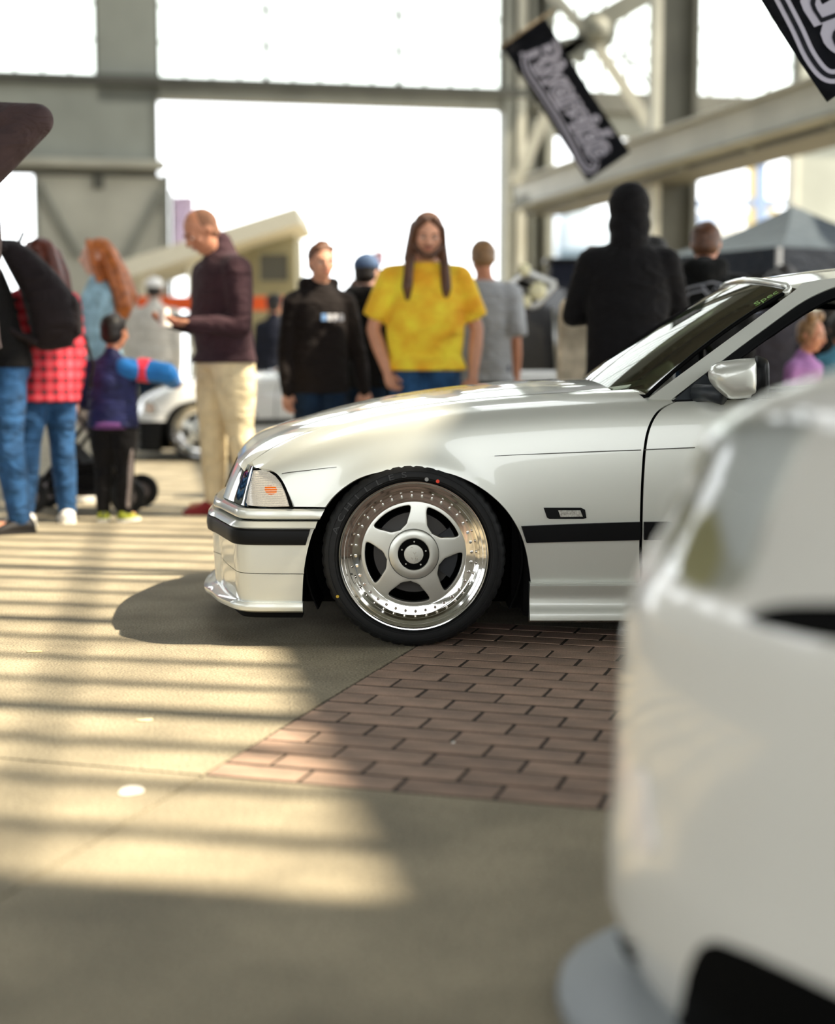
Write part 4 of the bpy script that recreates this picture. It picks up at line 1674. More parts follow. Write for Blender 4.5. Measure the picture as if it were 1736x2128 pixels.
    bmob('hub_groove', bm, m_gasket, hub)
    bm = bmesh.new(); add_lathe(bm, [(.0497, .053), (.0497, .0475), (.030, .0475), (.030, .053)], 60)
    bmob('hub_ring', bm, m_gasket, hub, smooth=True, angle=30)
    for k in range(5):
        a = ang0 + math.radians(72) * k + math.radians(4)
        bm = bmesh.new()
        bmesh.ops.create_cone(bm, cap_ends=True, segments=10, radius1=.0027, radius2=.0024, depth=.003, matrix=Matrix.Translation((.0397 * math.cos(a), .047, .0397 * math.sin(a))) @ Matrix.Rotation(math.pi / 2, 4, 'X'))
        bmob('hub_screw', bm, m_rimsilver, hub)
    bm = bmesh.new(); add_lathe(bm, [(.0305, .052), (.0305, .0455), (.0295, .0445), (.020, .0440), (0, .0438)], 48)
    cc = bmob('centre_cap', bm, m_rimsilver, hub, smooth=True, angle=30)
    # embossed mark on the cap: a small hook over a forked stroke
    def stroke(pts):
        add_tube(em, [(x, .0440, z) for x, z in pts], .0006, 5)
    em = bmesh.new()
    stroke([(-.006 + .004 * math.cos(a), .019 + .003 * math.sin(a)) for a in np.linspace(.3, 2.9, 8)])
    stroke([(-.002, .006), (.0005, .003), (.003, .002), (.006, .004), (.007, .007)])
    stroke([(.003, .002), (.0025, -.003), (.006, -.010), (.010, -.022)])
    stroke([(.006, -.010), (.005, -.022), (.002, -.026)])
    stroke([(.010, -.004), (.0125, -.020)])
    stroke([(-.008, -.010), (-.004, -.016)])
    bmob('cap_emblem', em, mat('emblem_edge', (205, 200, 188), .25, .9), hub, smooth=True)
    # valve
    vp = at(727, 1193, NEAR + .02) - Vector(loc)
    bm = bmesh.new(); add_tube(bm, [(vp.x, .022, vp.z), (vp.x + .008, .014, vp.z + .001)], .0032, 8)
    bmob('valve_stem', bm, mat('valve', (90, 88, 80), .35, .8), w, smooth=True)
    # brake behind the spokes
    bm = bmesh.new(); add_lathe(bm, [(.0, .11), (.05, .095), (.075, .10), (.128, .10), (.130, .104), (.130, .122), (.0, .125)], 60)
    bmob('brake_disc', bm, mat('brake_iron', (58, 56, 54), .45, .7), w, smooth=True, angle=30)
    bm = bmesh.new()
    cal = []
    for k in range(9):
        a = math.radians(-35 + 70 * k / 8)
        cal.append([Vector((r_ * math.cos(a), h, r_ * math.sin(a))) for r_, h in ((.085, .085), (.14, .085), (.142, .14), (.085, .14))])
    add_loft(bm, cal)
    bmob('brake_caliper', bm, mat('caliper_dark', (30, 32, 36), .5, .4), w)
    return w


wh = build_wheel((-.012, NEAR - .002, .2885))
wf = copy_tree(wh, car); wf.location = Vector((-.012, 2 * YC - NEAR + .002, .2885)) - CO; wf.rotation_euler.z = math.pi
wr1 = copy_tree(wh, car); wr1.location = Vector((RX, NEAR + .01, .2885)) - CO; wr1.rotation_euler.y = .5
wr2 = copy_tree(wf, car); wr2.location = Vector((RX, 2 * YC - NEAR - .01, .2885)) - CO; wr2.rotation_euler.y = .9
# exhaust or strut end hanging behind the front wheel
bm = bmesh.new(); p = at(1050, 1250, NEAR + .35) - CO
add_tube(bm, [p + Vector((0, 0, 0)), p + Vector((.03, .1, .02))], .02, 8)
bmob('suspension_arm', bm, mat('grey_metal', (120, 118, 112), .5, .6), car, smooth=True)

# ------------------------------------------------------------------ people
DG = None
SKIN = mat('skin', (205, 150, 122), 0.55, noise=0.06, scale=25)
SKIN2 = mat('skin_tan', (188, 128, 98), 0.55, noise=0.06, scale=25)
SKIN3 = mat('skin_fair', (222, 172, 150), 0.55, noise=0.05, scale=25)
m_eye = mat('eye_white', (225, 220, 212), .2)
m_iris = mat('iris_dark', (40, 28, 20), .2)
m_lip = mat('lip', (165, 92, 82), .5)


def add_caps(bm, a, b, ra, rb, n=12, sq=1.0, axis=None):
    """closed tapered capsule from a to b"""
    a, b = Vector(a), Vector(b)
    d = b - a
    L = d.length
    d = d.normalized() if L > 1e-6 else Vector((0, 0, 1))
    s = d.cross(Vector((0, 1, 0.01)))
    if s.length < 1e-3: s = d.cross(Vector((1, 0, 0)))
    s.normalize(); u = d.cross(s)
    rings = []
    for k in range(1, 4):
        t = -math.pi / 2 + math.pi / 2 * k / 3.0 * .999
        rings.append((a + d * ra * math.sin(t), ra * math.cos(t)))
    rings[-1] = (a, ra)
    rings.append((b, rb))
    for k in range(1, 3):
        t = math.pi / 2 * k / 3
        rings.append((b + d * rb * math.sin(t), rb * math.cos(t)))
    vr = [[bm.verts.new(c + r * (math.cos(2 * math.pi * k / n) * s + sq * math.sin(2 * math.pi * k / n) * u)) for k in range(n)] for c, r in rings]
    p0, p1 = bm.verts.new(a - d * ra), bm.verts.new(b + d * rb)
    for A_, B_ in zip(vr, vr[1:]):
        for k in range(n): bm.faces.new((A_[k], A_[(k + 1) % n], B_[(k + 1) % n], B_[k]))
    for k in range(n):
        bm.faces.new((p0, vr[0][(k + 1) % n], vr[0][k]))
        bm.faces.new((p1, vr[-1][k], vr[-1][(k + 1) % n]))


def add_chain(bm, pts, rads, n=12):
    for (a, b), (ra, rb) in zip(zip(pts, pts[1:]), zip(rads, rads[1:])): add_caps(bm, a, b, ra, rb, n)


def add_ell(bm, c, r, M=None, n=16):
    T = Matrix.Translation(c) @ (M.to_4x4() if M is not None else Matrix()) @ Matrix.Diagonal((*r, 1))
    bmesh.ops.create_uvsphere(bm, u_segments=n, v_segments=n // 2 + 2, radius=1, matrix=T)


def add_stack(bm, rows, n=20):
    """closed stack of ellipse rings: (x, y, z, rx, ry)"""
    rings = []
    for x, y, z, rx, ry in rows:
        rings.append([Vector((x + rx * math.cos(2 * math.pi * k / n), y + ry * math.sin(2 * math.pi * k / n), z)) for k in range(n)])
    add_loft(bm, rings)


def fuse(name, bm, m, parent, vox=.013, smooth=4, keep=None, label=None):
    """weld overlapping closed pieces into one skin"""
    bmesh.ops.recalc_face_normals(bm, faces=bm.faces)
    me = bpy.data.meshes.new(name); bm.to_mesh(me); bm.free()
    o = bpy.data.objects.new(name, me); COL.objects.link(o)
    md = o.modifiers.new('r', 'REMESH'); md.mode = 'VOXEL'; md.voxel_size = vox; md.use_smooth_shade = True
    if smooth:
        ms = o.modifiers.new('s', 'SMOOTH'); ms.factor = .5; ms.iterations = smooth
    dg = bpy.context.evaluated_depsgraph_get()
    m2 = bpy.data.meshes.new_from_object(o.evaluated_get(dg))
    bpy.data.objects.remove(o); bpy.data.meshes.remove(me)
    if keep is not None:
        b2 = bmesh.new(); b2.from_mesh(m2); b2.from_mesh(keep); b2.to_mesh(m2); b2.free()
    m2.shade_smooth()
    m2.materials.clear()
    m2.name = name
    return meshob(name, m2, m, parent, label)


def add_hand(bm, wrist, d, palm_n, S, curl=.6, side=1):
    """palm with four bent fingers of different length and a thumb leaving its side; d = direction of the hand"""
    d = Vector(d).normalized(); nrm_ = Vector(palm_n); nrm_ = (nrm_ - d * nrm_.dot(d)).normalized()
    w = d.cross(nrm_) * side
    pw = .040 * S; pl = .092 * S
    rows = []
    for f, k in ((0, .62), (.3, .9), (.7, 1.05), (1.0, .98)):
        c = wrist + d * pl * f
        rows.append([c + w * (pw * k * math.cos(t)) + nrm_ * (.015 * S * math.sin(t)) for t in [2 * math.pi * i / 12 for i in range(12)]])
    add_loft(bm, rows)
    for i, (off, L) in enumerate(((-.030, .066), (-.010, .074), (.010, .070), (.029, .055))):
        p = wrist + d * (pl * (.97 - .05 * abs(i - 1.2))) + w * off * S
        ang = 0
        pts = [p - d * .01 * S]
        cur = p
        for j, seg in enumerate((.45, .32, .23)):
            ang += curl * (.45 + .3 * j)
            dir_ = d * math.cos(ang) + nrm_ * math.sin(ang)
            cur = cur + dir_ * L * seg * S
            pts.append(cur)
        add_tube(bm, pts, [.0095 * S, .0090 * S, .0082 * S, .0062 * S], 8)
    t0 = wrist + d * pl * .28 - w * pw * .8
    t1 = t0 + (d * .75 - w * .55 + nrm_ * .35).normalized() * .036 * S
    t2 = t1 + (d * .95 - w * .15 + nrm_ * .45).normalized() * .030 * S
    add_tube(bm, [t0 + w * .01 * S, t0, t1, t2], [.014 * S, .0135 * S, .011 * S, .0075 * S], 8)


def person(label, px, Y, H, yaw, top, bottom, shoes, hair, skin=SKIN, build=1.0, belly=0.0, head=(0, 0, 0), arms=None,
           legs=None, sleeve=1.0, hem=.50, hood=None, lean=0.0, beard=None, group=None, loc=None, child=False, cat='person', flare=1.0, fem=False, lips=True):
    """a standing figure facing -y at yaw 0. arms = ((elbow),(wrist),(palm normal)) for right (-x) and left (+x), as fractions of H from that shoulder;
    head = (pitch forward, turn, tilt)"""
    X = (px - CX) / FPX * Y if loc is None else loc[0]
    root = thing('person', label, cat, (X, Y, 0), yaw, group)
    h = H
    hs = 1.0 if not child else 1.22          # a child's head is larger for its height
    hh = h * .139 * hs                       # head height
    b = build
    top_z = h
    chin = top_z - hh
    neck_z = chin - .012 * h
    sh_z = h * (.815 if not child else .775)
    hip_z = h * (.525 if not child else .50)
    shx = h * .098 * b ** .7 * (.92 if fem else 1.0)
    leg = legs or ((-.055, 0), (.055, 0))
    ly = lean

    def bend(p):
        """forward lean of everything above the hips"""
        if ly == 0 or p.z <= hip_z: return p
        q = Matrix.Rotation(ly, 3, 'X') @ (p - Vector((0, 0, hip_z)))
        return q + Vector((0, 0, hip_z))
    V = lambda x, y, z: bend(Vector((x, y, z)))
    # ---- head frame
    hc0 = V(0, -.012 * h, chin + hh * .5)
    HR = Matrix.Rotation(head[1], 3, 'Z') @ Matrix.Rotation(head[0] + ly, 3, 'X') @ Matrix.Rotation(head[2], 3, 'Y')
    neckp = V(0, .004 * h, neck_z - .02 * h)
    hc = neckp + HR @ (Vector((0, -.016 * h, 0)) + Vector((0, 0, hh * .5 + .03 * h)))
    hp = lambda x, y, z: hc + HR @ Vector((x * hh, y * hh, z * hh))
    body = bmesh.new()
    add_ell(body, hp(0, .04, .10), (hh * .335, hh * .40, hh * .40), HR)
    add_ell(body, hp(0, -.06, -.14), (hh * .275, hh * .31, hh * .36), HR)
    add_caps(body, hp(0, -.22, -.36), hp(0, -.20, -.30), hh * .11, hh * .17)
    add_caps(body, hp(0, -.37, .06), hp(0, -.45, -.09), hh * .035, hh * .062)          # nose
    add_caps(body, hp(-.045, -.40, -.10), hp(.045, -.40, -.10), hh * .045, hh * .045)
    add_caps(body, hp(-.17, -.33, .09), hp(.17, -.33, .09), hh * .05, hh * .05)         # brow ridge
    add_caps(body, hp(-.07, -.33, -.23), hp(.07, -.33, -.23), hh * .055, hh * .055)     # lips
    for s in (-1, 1):
        add_ell(body, hp(s * .345, .05, -.02), (hh * .035, hh * .075, hh * .115), HR)   # ears
        add_ell(body, hp(s * .19, -.25, -.08), (hh * .10, hh * .09, hh * .10), HR)      # cheeks
    add_caps(body, neckp + Vector((0, 0, -.02 * h)), hp(0, .04, -.25), .036 * h * (1 if not child else .9), .033 * h)
    # ---- trunk
    bl = belly * h
    fs = .9 if fem else 1.0
    rows = [(0, .0, hip_z - .055 * h, .085 * b, .066), (0, 0, hip_z, .092 * b, .070), (0, -bl * .6, h * .60, (.080 + belly * .9) * b * fs, .060 + belly), (0, -bl * .7, h * .655, (.082 + belly * .8) * b * fs, .062 + belly),
            (0, -bl * .2, h * .72 if not child else h * .68, .094 * b, .066 + belly * .3), (0, 0, sh_z - .035 * h, .096 * b ** .8, .060), (0, .002, sh_z - .012 * h, .080 * b ** .7, .050), (0, .004, sh_z + .008 * h, .056 * b ** .6, .042), (0, .006, sh_z + .026 * h, .040, .036)]
    def ring(r, inf=0.0):
        x, y, z, rx, ry = r
        return [V(x + (rx * h + inf) * math.cos(2 * math.pi * k / 20), y + (ry * h + inf) * math.sin(2 * math.pi * k / 20), z) for k in range(20)]
    add_loft(body, [ring(r) for r in rows])
    # ---- limbs
    shr = (V(-shx, 0, sh_z - .038 * h), V(shx, 0, sh_z - .038 * h))
    dflt = (((-.02, .01, -.185), (-.015, -.02, -.345), (.4, -1, 0)), ((.02, .01, -.185), (.015, -.02, -.345), (-.4, -1, 0)))
    arms = arms or dflt
    A = []
    for i in (0, 1):
        a = arms[i] if arms[i] is not None else dflt[i]
        el = shr[i] + Vector(a[0]) * h; wr = shr[i] + Vector(a[1]) * h
        A.append((shr[i], el, wr, Vector(a[2]), a[3] if len(a) > 3 else .55))
    ar = h * .001
    for i, (s_, e_, w_, pn, cu) in enumerate(A):
        add_chain(body, [s_, s_.lerp(e_, .45), e_, e_.lerp(w_, .35), w_], [.031 * h * b ** .5, .028 * h * b ** .5, .0225 * h, .024 * h, .0155 * h])
    feet = []
    for i, s in enumerate((-1, 1)):
        fx, fy = leg[i][0] * h, leg[i][1] * h
        hipj = Vector((s * .045 * h * b, 0, hip_z - .02 * h))
        ank = Vector((fx, fy + .012 * h, .05 * h))
        bendk = leg[i][2] * h if len(leg[i]) > 2 else .012 * h
        knee = hipj.lerp(ank, .5) + Vector((0, -bendk, .005 * h))
        add_chain(body, [hipj, hipj.lerp(knee, .5), knee, knee.lerp(ank, .3), ank], [.050 * h * b ** .5, .044 * h * b ** .5, .031 * h, .031 * h, .019 * h])
        fdir = Vector((leg[i][3] if len(leg[i]) > 3 else s * .25, -1, 0)).normalized()
        add_chain(body, [ank, ank + Vector((0, 0, -.025 * h)) + fdir * -.015 * h, ank + Vector((0, 0, -.028 * h)) + fdir * .075 * h], [.019 * h, .021 * h, .016 * h])
        feet.append((hipj, knee, ank, fdir))
    hb = bmesh.new()
    for i, (s_, e_, w_, pn, cu) in enumerate(A):
        add_hand(hb, w_ - (w_ - e_).normalized() * .01 * h, (w_ - e_), pn, h / 1.75 * (1.0 if not child else 1.05), cu, side=(1 if i == 0 else -1))
    bmesh.ops.recalc_face_normals(hb, faces=hb.faces)
    hm = bpy.data.meshes.new('hands'); hb.to_mesh(hm); hb.free()
    fuse('body', body, skin, root, vox=.0095 if not child else .0085, smooth=3, keep=hm)
    bpy.data.meshes.remove(hm)
    # ---- face
    for s in (-1, 1):
        bm = bmesh.new(); add_ell(bm, hp(s * .135, -.335, .02), (hh * .052, hh * .035, hh * .032), HR, 10)
        ey = bmob('eye', bm, m_eye, root, smooth=True)
        bm = bmesh.new(); add_ell(bm, hp(s * .135, -.362, .018), (hh * .026, hh * .014, hh * .026), HR, 8)
        bmob('iris', bm, m_iris, ey, smooth=True)
        bm = bmesh.new(); add_tube(bm, [hp(s * .06, -.385, .095), hp(s * .14, -.385, .125), hp(s * .22, -.34, .10)], [hh * .014, hh * .022, hh * .010], 6)
        bmob('eyebrow', bm, hair[0] if hair else m_iris, root, smooth=True)
    if lips:
        bm = bmesh.new(); add_tube(bm, [hp(-.10, -.352, -.235), hp(-.04, -.388, -.225), hp(.04, -.388, -.225), hp(.10, -.352, -.235)], [hh * .012, hh * .026, hh * .026, hh * .012], 6)
        bmob('mouth', bm, m_lip, root, smooth=True)
    if beard:
        bm = bmesh.new()
        for s in (-1, 1): add_chain(bm, [hp(s * .30, -.06, -.05), hp(s * .25, -.16, -.26), hp(s * .12, -.26, -.40)], [hh * .045, hh * .08, hh * .10])
        add_caps(bm, hp(-.09, -.29, -.42), hp(.09, -.29, -.42), hh * .10, hh * .10)
        for s in (-1, 1): add_caps(bm, hp(s * .02, -.375, -.165), hp(s * .13, -.335, -.20), hh * .034, hh * .026)
        fuse('beard', bm, beard, root, vox=.006, smooth=2)
    # ---- hair
    if hair:
        hmat, style = hair[:2]; vol = hair[2] if len(hair) > 2 else 1.0
        bm = bmesh.new()
        if style in ('short', 'long', 'buns', 'verylong', 'fade'):
            g_ = 1.0 if style != 'fade' else .97
            add_ell(bm, hp(0, .10, .15), (hh * .375 * g_, hh * .40 * g_, hh * .385 * g_), HR)
            add_ell(bm, hp(0, .16, -.06), (hh * .345 * g_, hh * .30 * g_, hh * .30 * g_), HR)
            if style == 'verylong':
                add_chain(bm, [hp(0, .22, .1), hp(0, .34 * vol, -.5), hp(0, .36 * vol ** 2, -1.0), hp(0, .36 * vol ** 2, -1.5)], [hh * .34, hh * .33 * vol, hh * .34 * vol, hh * .20 * vol])
            if style in ('short',):
                add_caps(bm, hp(-.17, -.20, .36), hp(.19, -.19, .37), hh * .085, hh * .095)
                add_caps(bm, hp(-.05, .05, .46), hp(.08, .0, .46), hh * .13, hh * .13)
        if style in ('long', 'verylong'):
            dn = -.95 if style == 'long' else -1.75
            for s in (-1, 1):
                add_chain(bm, [hp(s * .12, -.20, .40), hp(s * .31, -.14, .18), hp(s * .37, -.05, -.25), hp(s * .42, -.32 if style == 'long' else .10, -.62)], [hh * .10, hh * .10, hh * .11, hh * .12])
                if style == 'long': add_chain(bm, [hp(s * .42, -.32, -.62), hp(s * .46, -.62, -1.1), hp(s * .42, -.72, -1.45)], [hh * .12, hh * .13, hh * .05])
            for q, xx in enumerate((-.26, -.09, .09, .26)):
                add_chain(bm, [hp(xx, .30, .1), hp(xx * 1.2 * vol, .38 * vol, -.4), hp(xx * 1.35 * vol, (.36 + .05 * (q % 2)) * vol ** 2, dn * .75), hp(xx * 1.2 * vol, .32 * vol ** 2, dn - .08 * (q % 2))], [hh * .17, hh * .17 * vol, hh * .17 * vol ** 1.5, hh * .09 * vol])
        if style == 'buns':
            for s in (-1, 1):
                add_ell(bm, hp(s * .30, .02, .58), (hh * .20, hh * .18, hh * .19), HR)
                add_caps(bm, hp(s * .36, -.0, .62), hp(s * .50, .0, .70), hh * .07, hh * .03)
            for s in (-1, 1): add_chain(bm, [hp(s * .32, -.10, .1), hp(s * .36, -.08, -.35)], [hh * .06, hh * .025])
        if style == 'bald':
            add_ell(bm, hp(0, .10, .12), (hh * .352, hh * .385, hh * .375), HR)
            add_ell(bm, hp(0, .17, -.10), (hh * .31, hh * .25, hh * .22), HR)
        fuse('hair', bm, hmat, root, vox=.0085, smooth=2)
    # ---- top
    if top:
        bm = bmesh.new()
        g_ = .014 * h if hood != 'tee' else .013 * h
        rr = [r for r in rows if r[2] > hem * h - .001]
        lowr = (0, rows[1][1] - bl * .5, hem * h, (.097 * b + .004 + belly * .5) * flare, (.074 + belly * .75) * flare)
        allr = [lowr] + [(x, y, z, max(rx, .09 * b * flare if z < .7 * h else rx), ry) for x, y, z, rx, ry in (rr[:-1] + [(0, .005, sh_z + .016 * h, .050, .040)] if hood == 'tee' else rr) if z > hem * h + .01]
        add_loft(bm, [ring(r, g_) for r in allr])
        for i, (s_, e_, w_, pn, cu) in enumerate(A):
            k = .0105
            if sleeve >= .9:
                e2 = w_ + (e_ - w_) * .02
                add_chain(bm, [s_.lerp(V(0, 0, sh_z), .3), s_, s_.lerp(e_, .5), e_, e_.lerp(w_, .5), e2], [(.036 + k * .6) * h, (.033 + k) * h * b ** .5, (.029 + k) * h * b ** .5, (.023 + k) * h, (.021 + k) * h, (.0165 + k * .55) * h])
            else:
                c = s_.lerp(e_, sleeve * 1.25)
                add_chain(bm, [s_.lerp(V(0, 0, sh_z), .3), s_, c], [(.034 + k * .6) * h, (.033 + k) * h * b ** .5, (.033 + k) * h * b ** .5])
                add_tube(bm, [s_, c + (c - s_).normalized() * .035 * h], [(.033 + k) * h * b ** .5, (.036 + k) * h * b ** .5], 16)
        if hood != 'tee': add_caps(bm, V(0, .006 * h, sh_z + .0 * h), V(0, .004 * h, sh_z + .03 * h), .058 * h, .044 * h)
        if hood == 'down':
            add_chain(bm, [V(-.055 * h, .0, sh_z + .035 * h), V(-.045 * h, .045 * h, sh_z + .03 * h), V(0, .062 * h, sh_z + .015 * h), V(.045 * h, .045 * h, sh_z + .03 * h), V(.055 * h, .0, sh_z + .035 * h)], [.024 * h, .032 * h, .038 * h, .032 * h, .024 * h])
        if hood == 'collar':
            add_caps(bm, V(0, .004 * h, sh_z + .03 * h), V(0, -.0 * h, sh_z + .055 * h), .048 * h, .040 * h)
        tp = fuse('shirt' if hood == 'tee' else ('hoodie' if hood in ('down', 'up') else 'jacket'), bm, top, root, vox=.0125, smooth=5)
        if hood == 'up':
            bm = bmesh.new()
            add_ell(bm, hp(0, .10, .10), (hh * .45, hh * .47, hh * .50), HR)
            add_ell(bm, hp(0, .12, -.30), (hh * .46, hh * .42, hh * .40), HR)
            add_caps(bm, hp(0, .16, -.50), V(0, .01 * h, sh_z + .02 * h), hh * .42, .06 * h)
            fuse('hood', bm, top, tp, vox=.012, smooth=4)
    # ---- trousers
    if bottom:
        bm = bmesh.new()
        add_loft(bm, [ring(r, .009 * h) for r in rows[:2]] + [ring((0, 0, min(hip_z + .05 * h, hem * h + .05 * h), .088 * b + belly * .4, .068 + belly * .4), .008 * h)])
        for hipj, knee, ank, fd in feet:
            k = .012
            add_chain(bm, [hipj, hipj.lerp(knee, .5), knee, knee.lerp(ank, .4), ank + Vector((0, 0, -.004 * h))], [(.050 + k) * h * b ** .5, (.046 + k) * h * b ** .5, (.034 + k) * h, (.033 + k) * h, (.027 + k * .6) * h])
        fuse('trousers', bm, bottom, root, vox=.0125, smooth=4)
    if shoes:
        for hipj, knee, ank, fd in feet:
            bm = bmesh.new()
            side = Vector((-fd.y, fd.x, 0))
            rings = []
            for f, wdt, ht in ((-.045, .016, .035), (-.035, .026, .050), (-.005, .028, .056), (.03, .028, .045), (.065, .032, .030), (.09, .029, .022), (.102, .016, .014)):
                c = Vector((ank.x, ank.y, 0)) + fd * f * h
                rings.append([c + side * (wdt * h * math.cos(t)) + Vector((0, 0, max(.0, ht * h * .5 + ht * h * .5 * math.sin(t)))) for t in [2 * math.pi * q / 14 for q in range(14)]])
            add_loft(bm, rings)
            sh = bmob('shoe', bm, shoes[0], root, smooth=True)
            bm = bmesh.new()
            rings = []
            for f, wdt in ((-.047, .014), (-.036, .027), (0, .029), (.035, .030), (.068, .033), (.092, .030), (.105, .015)):
                c = Vector((ank.x, ank.y, 0)) + fd * f * h
                rings.append([c + side * wdt * h, c - side * wdt * h, c - side * wdt * h + Vector((0, 0, .013 * h)), c + side * wdt * h + Vector((0, 0, .013 * h))])
            add_loft(bm, rings)
            bmob('sole', bm, shoes[1], sh)
    root['_'] = 0
    del root['_']
    return root, dict(hp=hp, hh=hh, HR=HR, h=h, V=V, A=A, sh_z=sh_z, hip_z=hip_z, feet=feet, b=b)


def cap_hat(root, I, m, brim_dir=-1, m_brim=None, up=0.0):
    hp, hh = I['hp'], I['hh']
    bm = bmesh.new()
    add_ell(bm, hp(0, .06, .17 + up), (hh * .40, hh * .45, hh * .40), I['HR'])
    for v in list(bm.verts):
        q = I['HR'].inverted() @ (v.co - hp(0, 0, .12 + up))
        if q.z < 0: v.co = v.co - I['HR'] @ Vector((0, 0, q.z))
    c = bmob('cap', bm, m, root, smooth=True)
    bm = bmesh.new()
    rings = []
    for s in np.linspace(-1, 1, 11):
        a = s * 1.15
        p0 = Vector((.36 * math.sin(a), brim_dir * .36 * math.cos(a) + .04, .12 + up)); p1 = Vector((.36 * math.sin(a) * 1.02, brim_dir * (.36 * math.cos(a) + .42 * math.cos(a * .75)), .06 + up))
        rings.append([hp(*p0), hp(*p1), hp(*(p1 + Vector((0, 0, -.03)))), hp(*(p0 + Vector((0, 0, -.03))))])
    add_loft(bm, rings)
    bmob('brim', bm, m_brim or m, c, smooth=True, angle=40)
    return c


def cloth(name, rgb, rough=.85, **k):
    k.setdefault('noise', .10); k.setdefault('scale', 14)
    m = mat(name, rgb, rough, sheen=.04, spec=.2, **k)
    nt = m.node_tree
    if 'folds' not in nt.nodes:
        tc = nt.nodes.new('ShaderNodeTexCoord'); mp = nt.nodes.new('ShaderNodeMapping'); nz = nt.nodes.new('ShaderNodeTexNoise'); bp = nt.nodes.new('ShaderNodeBump')
        bp.name = 'folds'
        mp.inputs['Rotation'].default_value = (.4, .5, .3); mp.inputs['Scale'].default_value = (1.0, 1.0, 2.1)
        nz.inputs['Scale'].default_value = 5.5; nz.inputs['Detail'].default_value = 3; nz.inputs['Distortion'].default_value = .8
        bp.inputs['Strength'].default_value = 1.0; bp.inputs['Distance'].default_value = .045
        L = nt.links.new
        L(tc.outputs['Object'], mp.inputs['Vector']); L(mp.outputs['Vector'], nz.inputs['Vector']); L(nz.outputs['Fac'], bp.inputs['Height'])
        L(bp.outputs['Normal'], nt.nodes['Principled BSDF'].inputs['Normal'])
    return m


m_plum = cloth('plum_jacket', (58, 38, 44))
m_khaki = cloth('khaki_cotton', (228, 210, 172))
m_black = cloth('black_fleece', (14, 12, 13))
m_jeans = cloth('blue_denim', (40, 76, 116), noise=.3)
m_djeans = cloth('dark_denim', (18, 36, 56), noise=.3)
m_ljeans = cloth('light_denim', (160, 196, 212), noise=.25)
m_grey = cloth('grey_jersey', (168, 171, 175))
m_pale = cloth('pale_grey_jersey', (205, 200, 190))
m_cream = cloth('cream_fleece', (196, 184, 162))
m_navy = cloth('navy_cloth', (22, 26, 40))
m_purple = cloth('lilac_jersey', (158, 112, 164))
m_teal = cloth('teal_jersey', (84, 144, 170))
m_brown = cloth('brown_fleece', (66, 52, 52))
m_blackjean = cloth('black_trousers', (18, 16, 17))
m_tie = cloth('tie_dye', (255, 232, 70), noise=.5, scale=6, second=(238, 170, 44))
m_hbrown = mat('brown_hair', (84, 52, 32), .5, noise=.3, scale=30)
m_hdark = mat('dark_hair', (28, 22, 20), .5, noise=.3, scale=30)
m_hauburn = mat('auburn_hair', (176, 98, 42), .45, noise=.35, scale=25)
m_hred = mat('reddish_brown_hair', (88, 38, 24), .45, noise=.3, scale=25)
m_hshaved = mat('cropped_hair', (132, 92, 70), .8, noise=.2, scale=60)
m_hfair = mat('sandy_hair', (128, 96, 62), .5, noise=.3, scale=30)
m_sole = mat('white_sole', (226, 222, 214), .6)
m_wshoe = mat('white_leather', (228, 224, 218), .5)
m_kshoe = mat('black_leather', (24, 20, 20), .5)
m_rshoe = mat('red_suede', (140, 32, 34), .7)
m_neon = mat('neon_mesh', (206, 214, 40), .6, noise=.4, scale=30, second=(60, 66, 40))
W = (m_wshoe, m_sole); K = (m_kshoe, m_kshoe)

# plaid: two sets of darker bands woven across red
def plaid():
    m = bpy.data.materials.new('red_plaid'); m.use_nodes = True
    nt = m.node_tree; b = nt.nodes['Principled BSDF']; b.inputs['Roughness'].default_value = .85
    tc = nt.nodes.new('ShaderNodeTexCoord'); sx = nt.nodes.new('ShaderNodeSeparateXYZ')
    L = nt.links.new
    L(tc.outputs['Object'], sx.inputs[0])
    outs = []
    for ax in ('X', 'Z'):
        mu = nt.nodes.new('ShaderNodeMath'); mu.operation = 'MULTIPLY'; mu.inputs[1].default_value = 16
        fr = nt.nodes.new('ShaderNodeMath'); fr.operation = 'FRACT'
        gt = nt.nodes.new('ShaderNodeMath'); gt.operation = 'GREATER_THAN'; gt.inputs[1].default_value = .55
        L(sx.outputs[ax], mu.inputs[0]); L(mu.outputs[0], fr.inputs[0]); L(fr.outputs[0], gt.inputs[0]); outs.append(gt)
    ad = nt.nodes.new('ShaderNodeMath'); ad.operation = 'ADD'
    L(outs[0].outputs[0], ad.inputs[0]); L(outs[1].outputs[0], ad.inputs[1])
    dv = nt.nodes.new('ShaderNodeMath'); dv.operation = 'MULTIPLY'; dv.inputs[1].default_value = .5
    L(ad.outputs[0], dv.inputs[0])
    rp = nt.nodes.new('ShaderNodeValToRGB')
    rp.color_ramp.interpolation = 'CONSTANT'
    rp.color_ramp.elements[0].color = (*lin((226, 84, 96)), 1)
    e = rp.color_ramp.elements.new(.4); e.color = (*lin((204, 44, 62)), 1)
    rp.color_ramp.elements[2].position = .8
    rp.color_ramp.elements[2].color = (*lin((92, 36, 44)), 1)
    L(dv.outputs[0], rp.inputs['Fac']); L(rp.outputs['Color'], b.inputs['Base Color'])
    return m


m_plaid = plaid()
FY = lambda y: FPX * CAMH / (y - HZ)

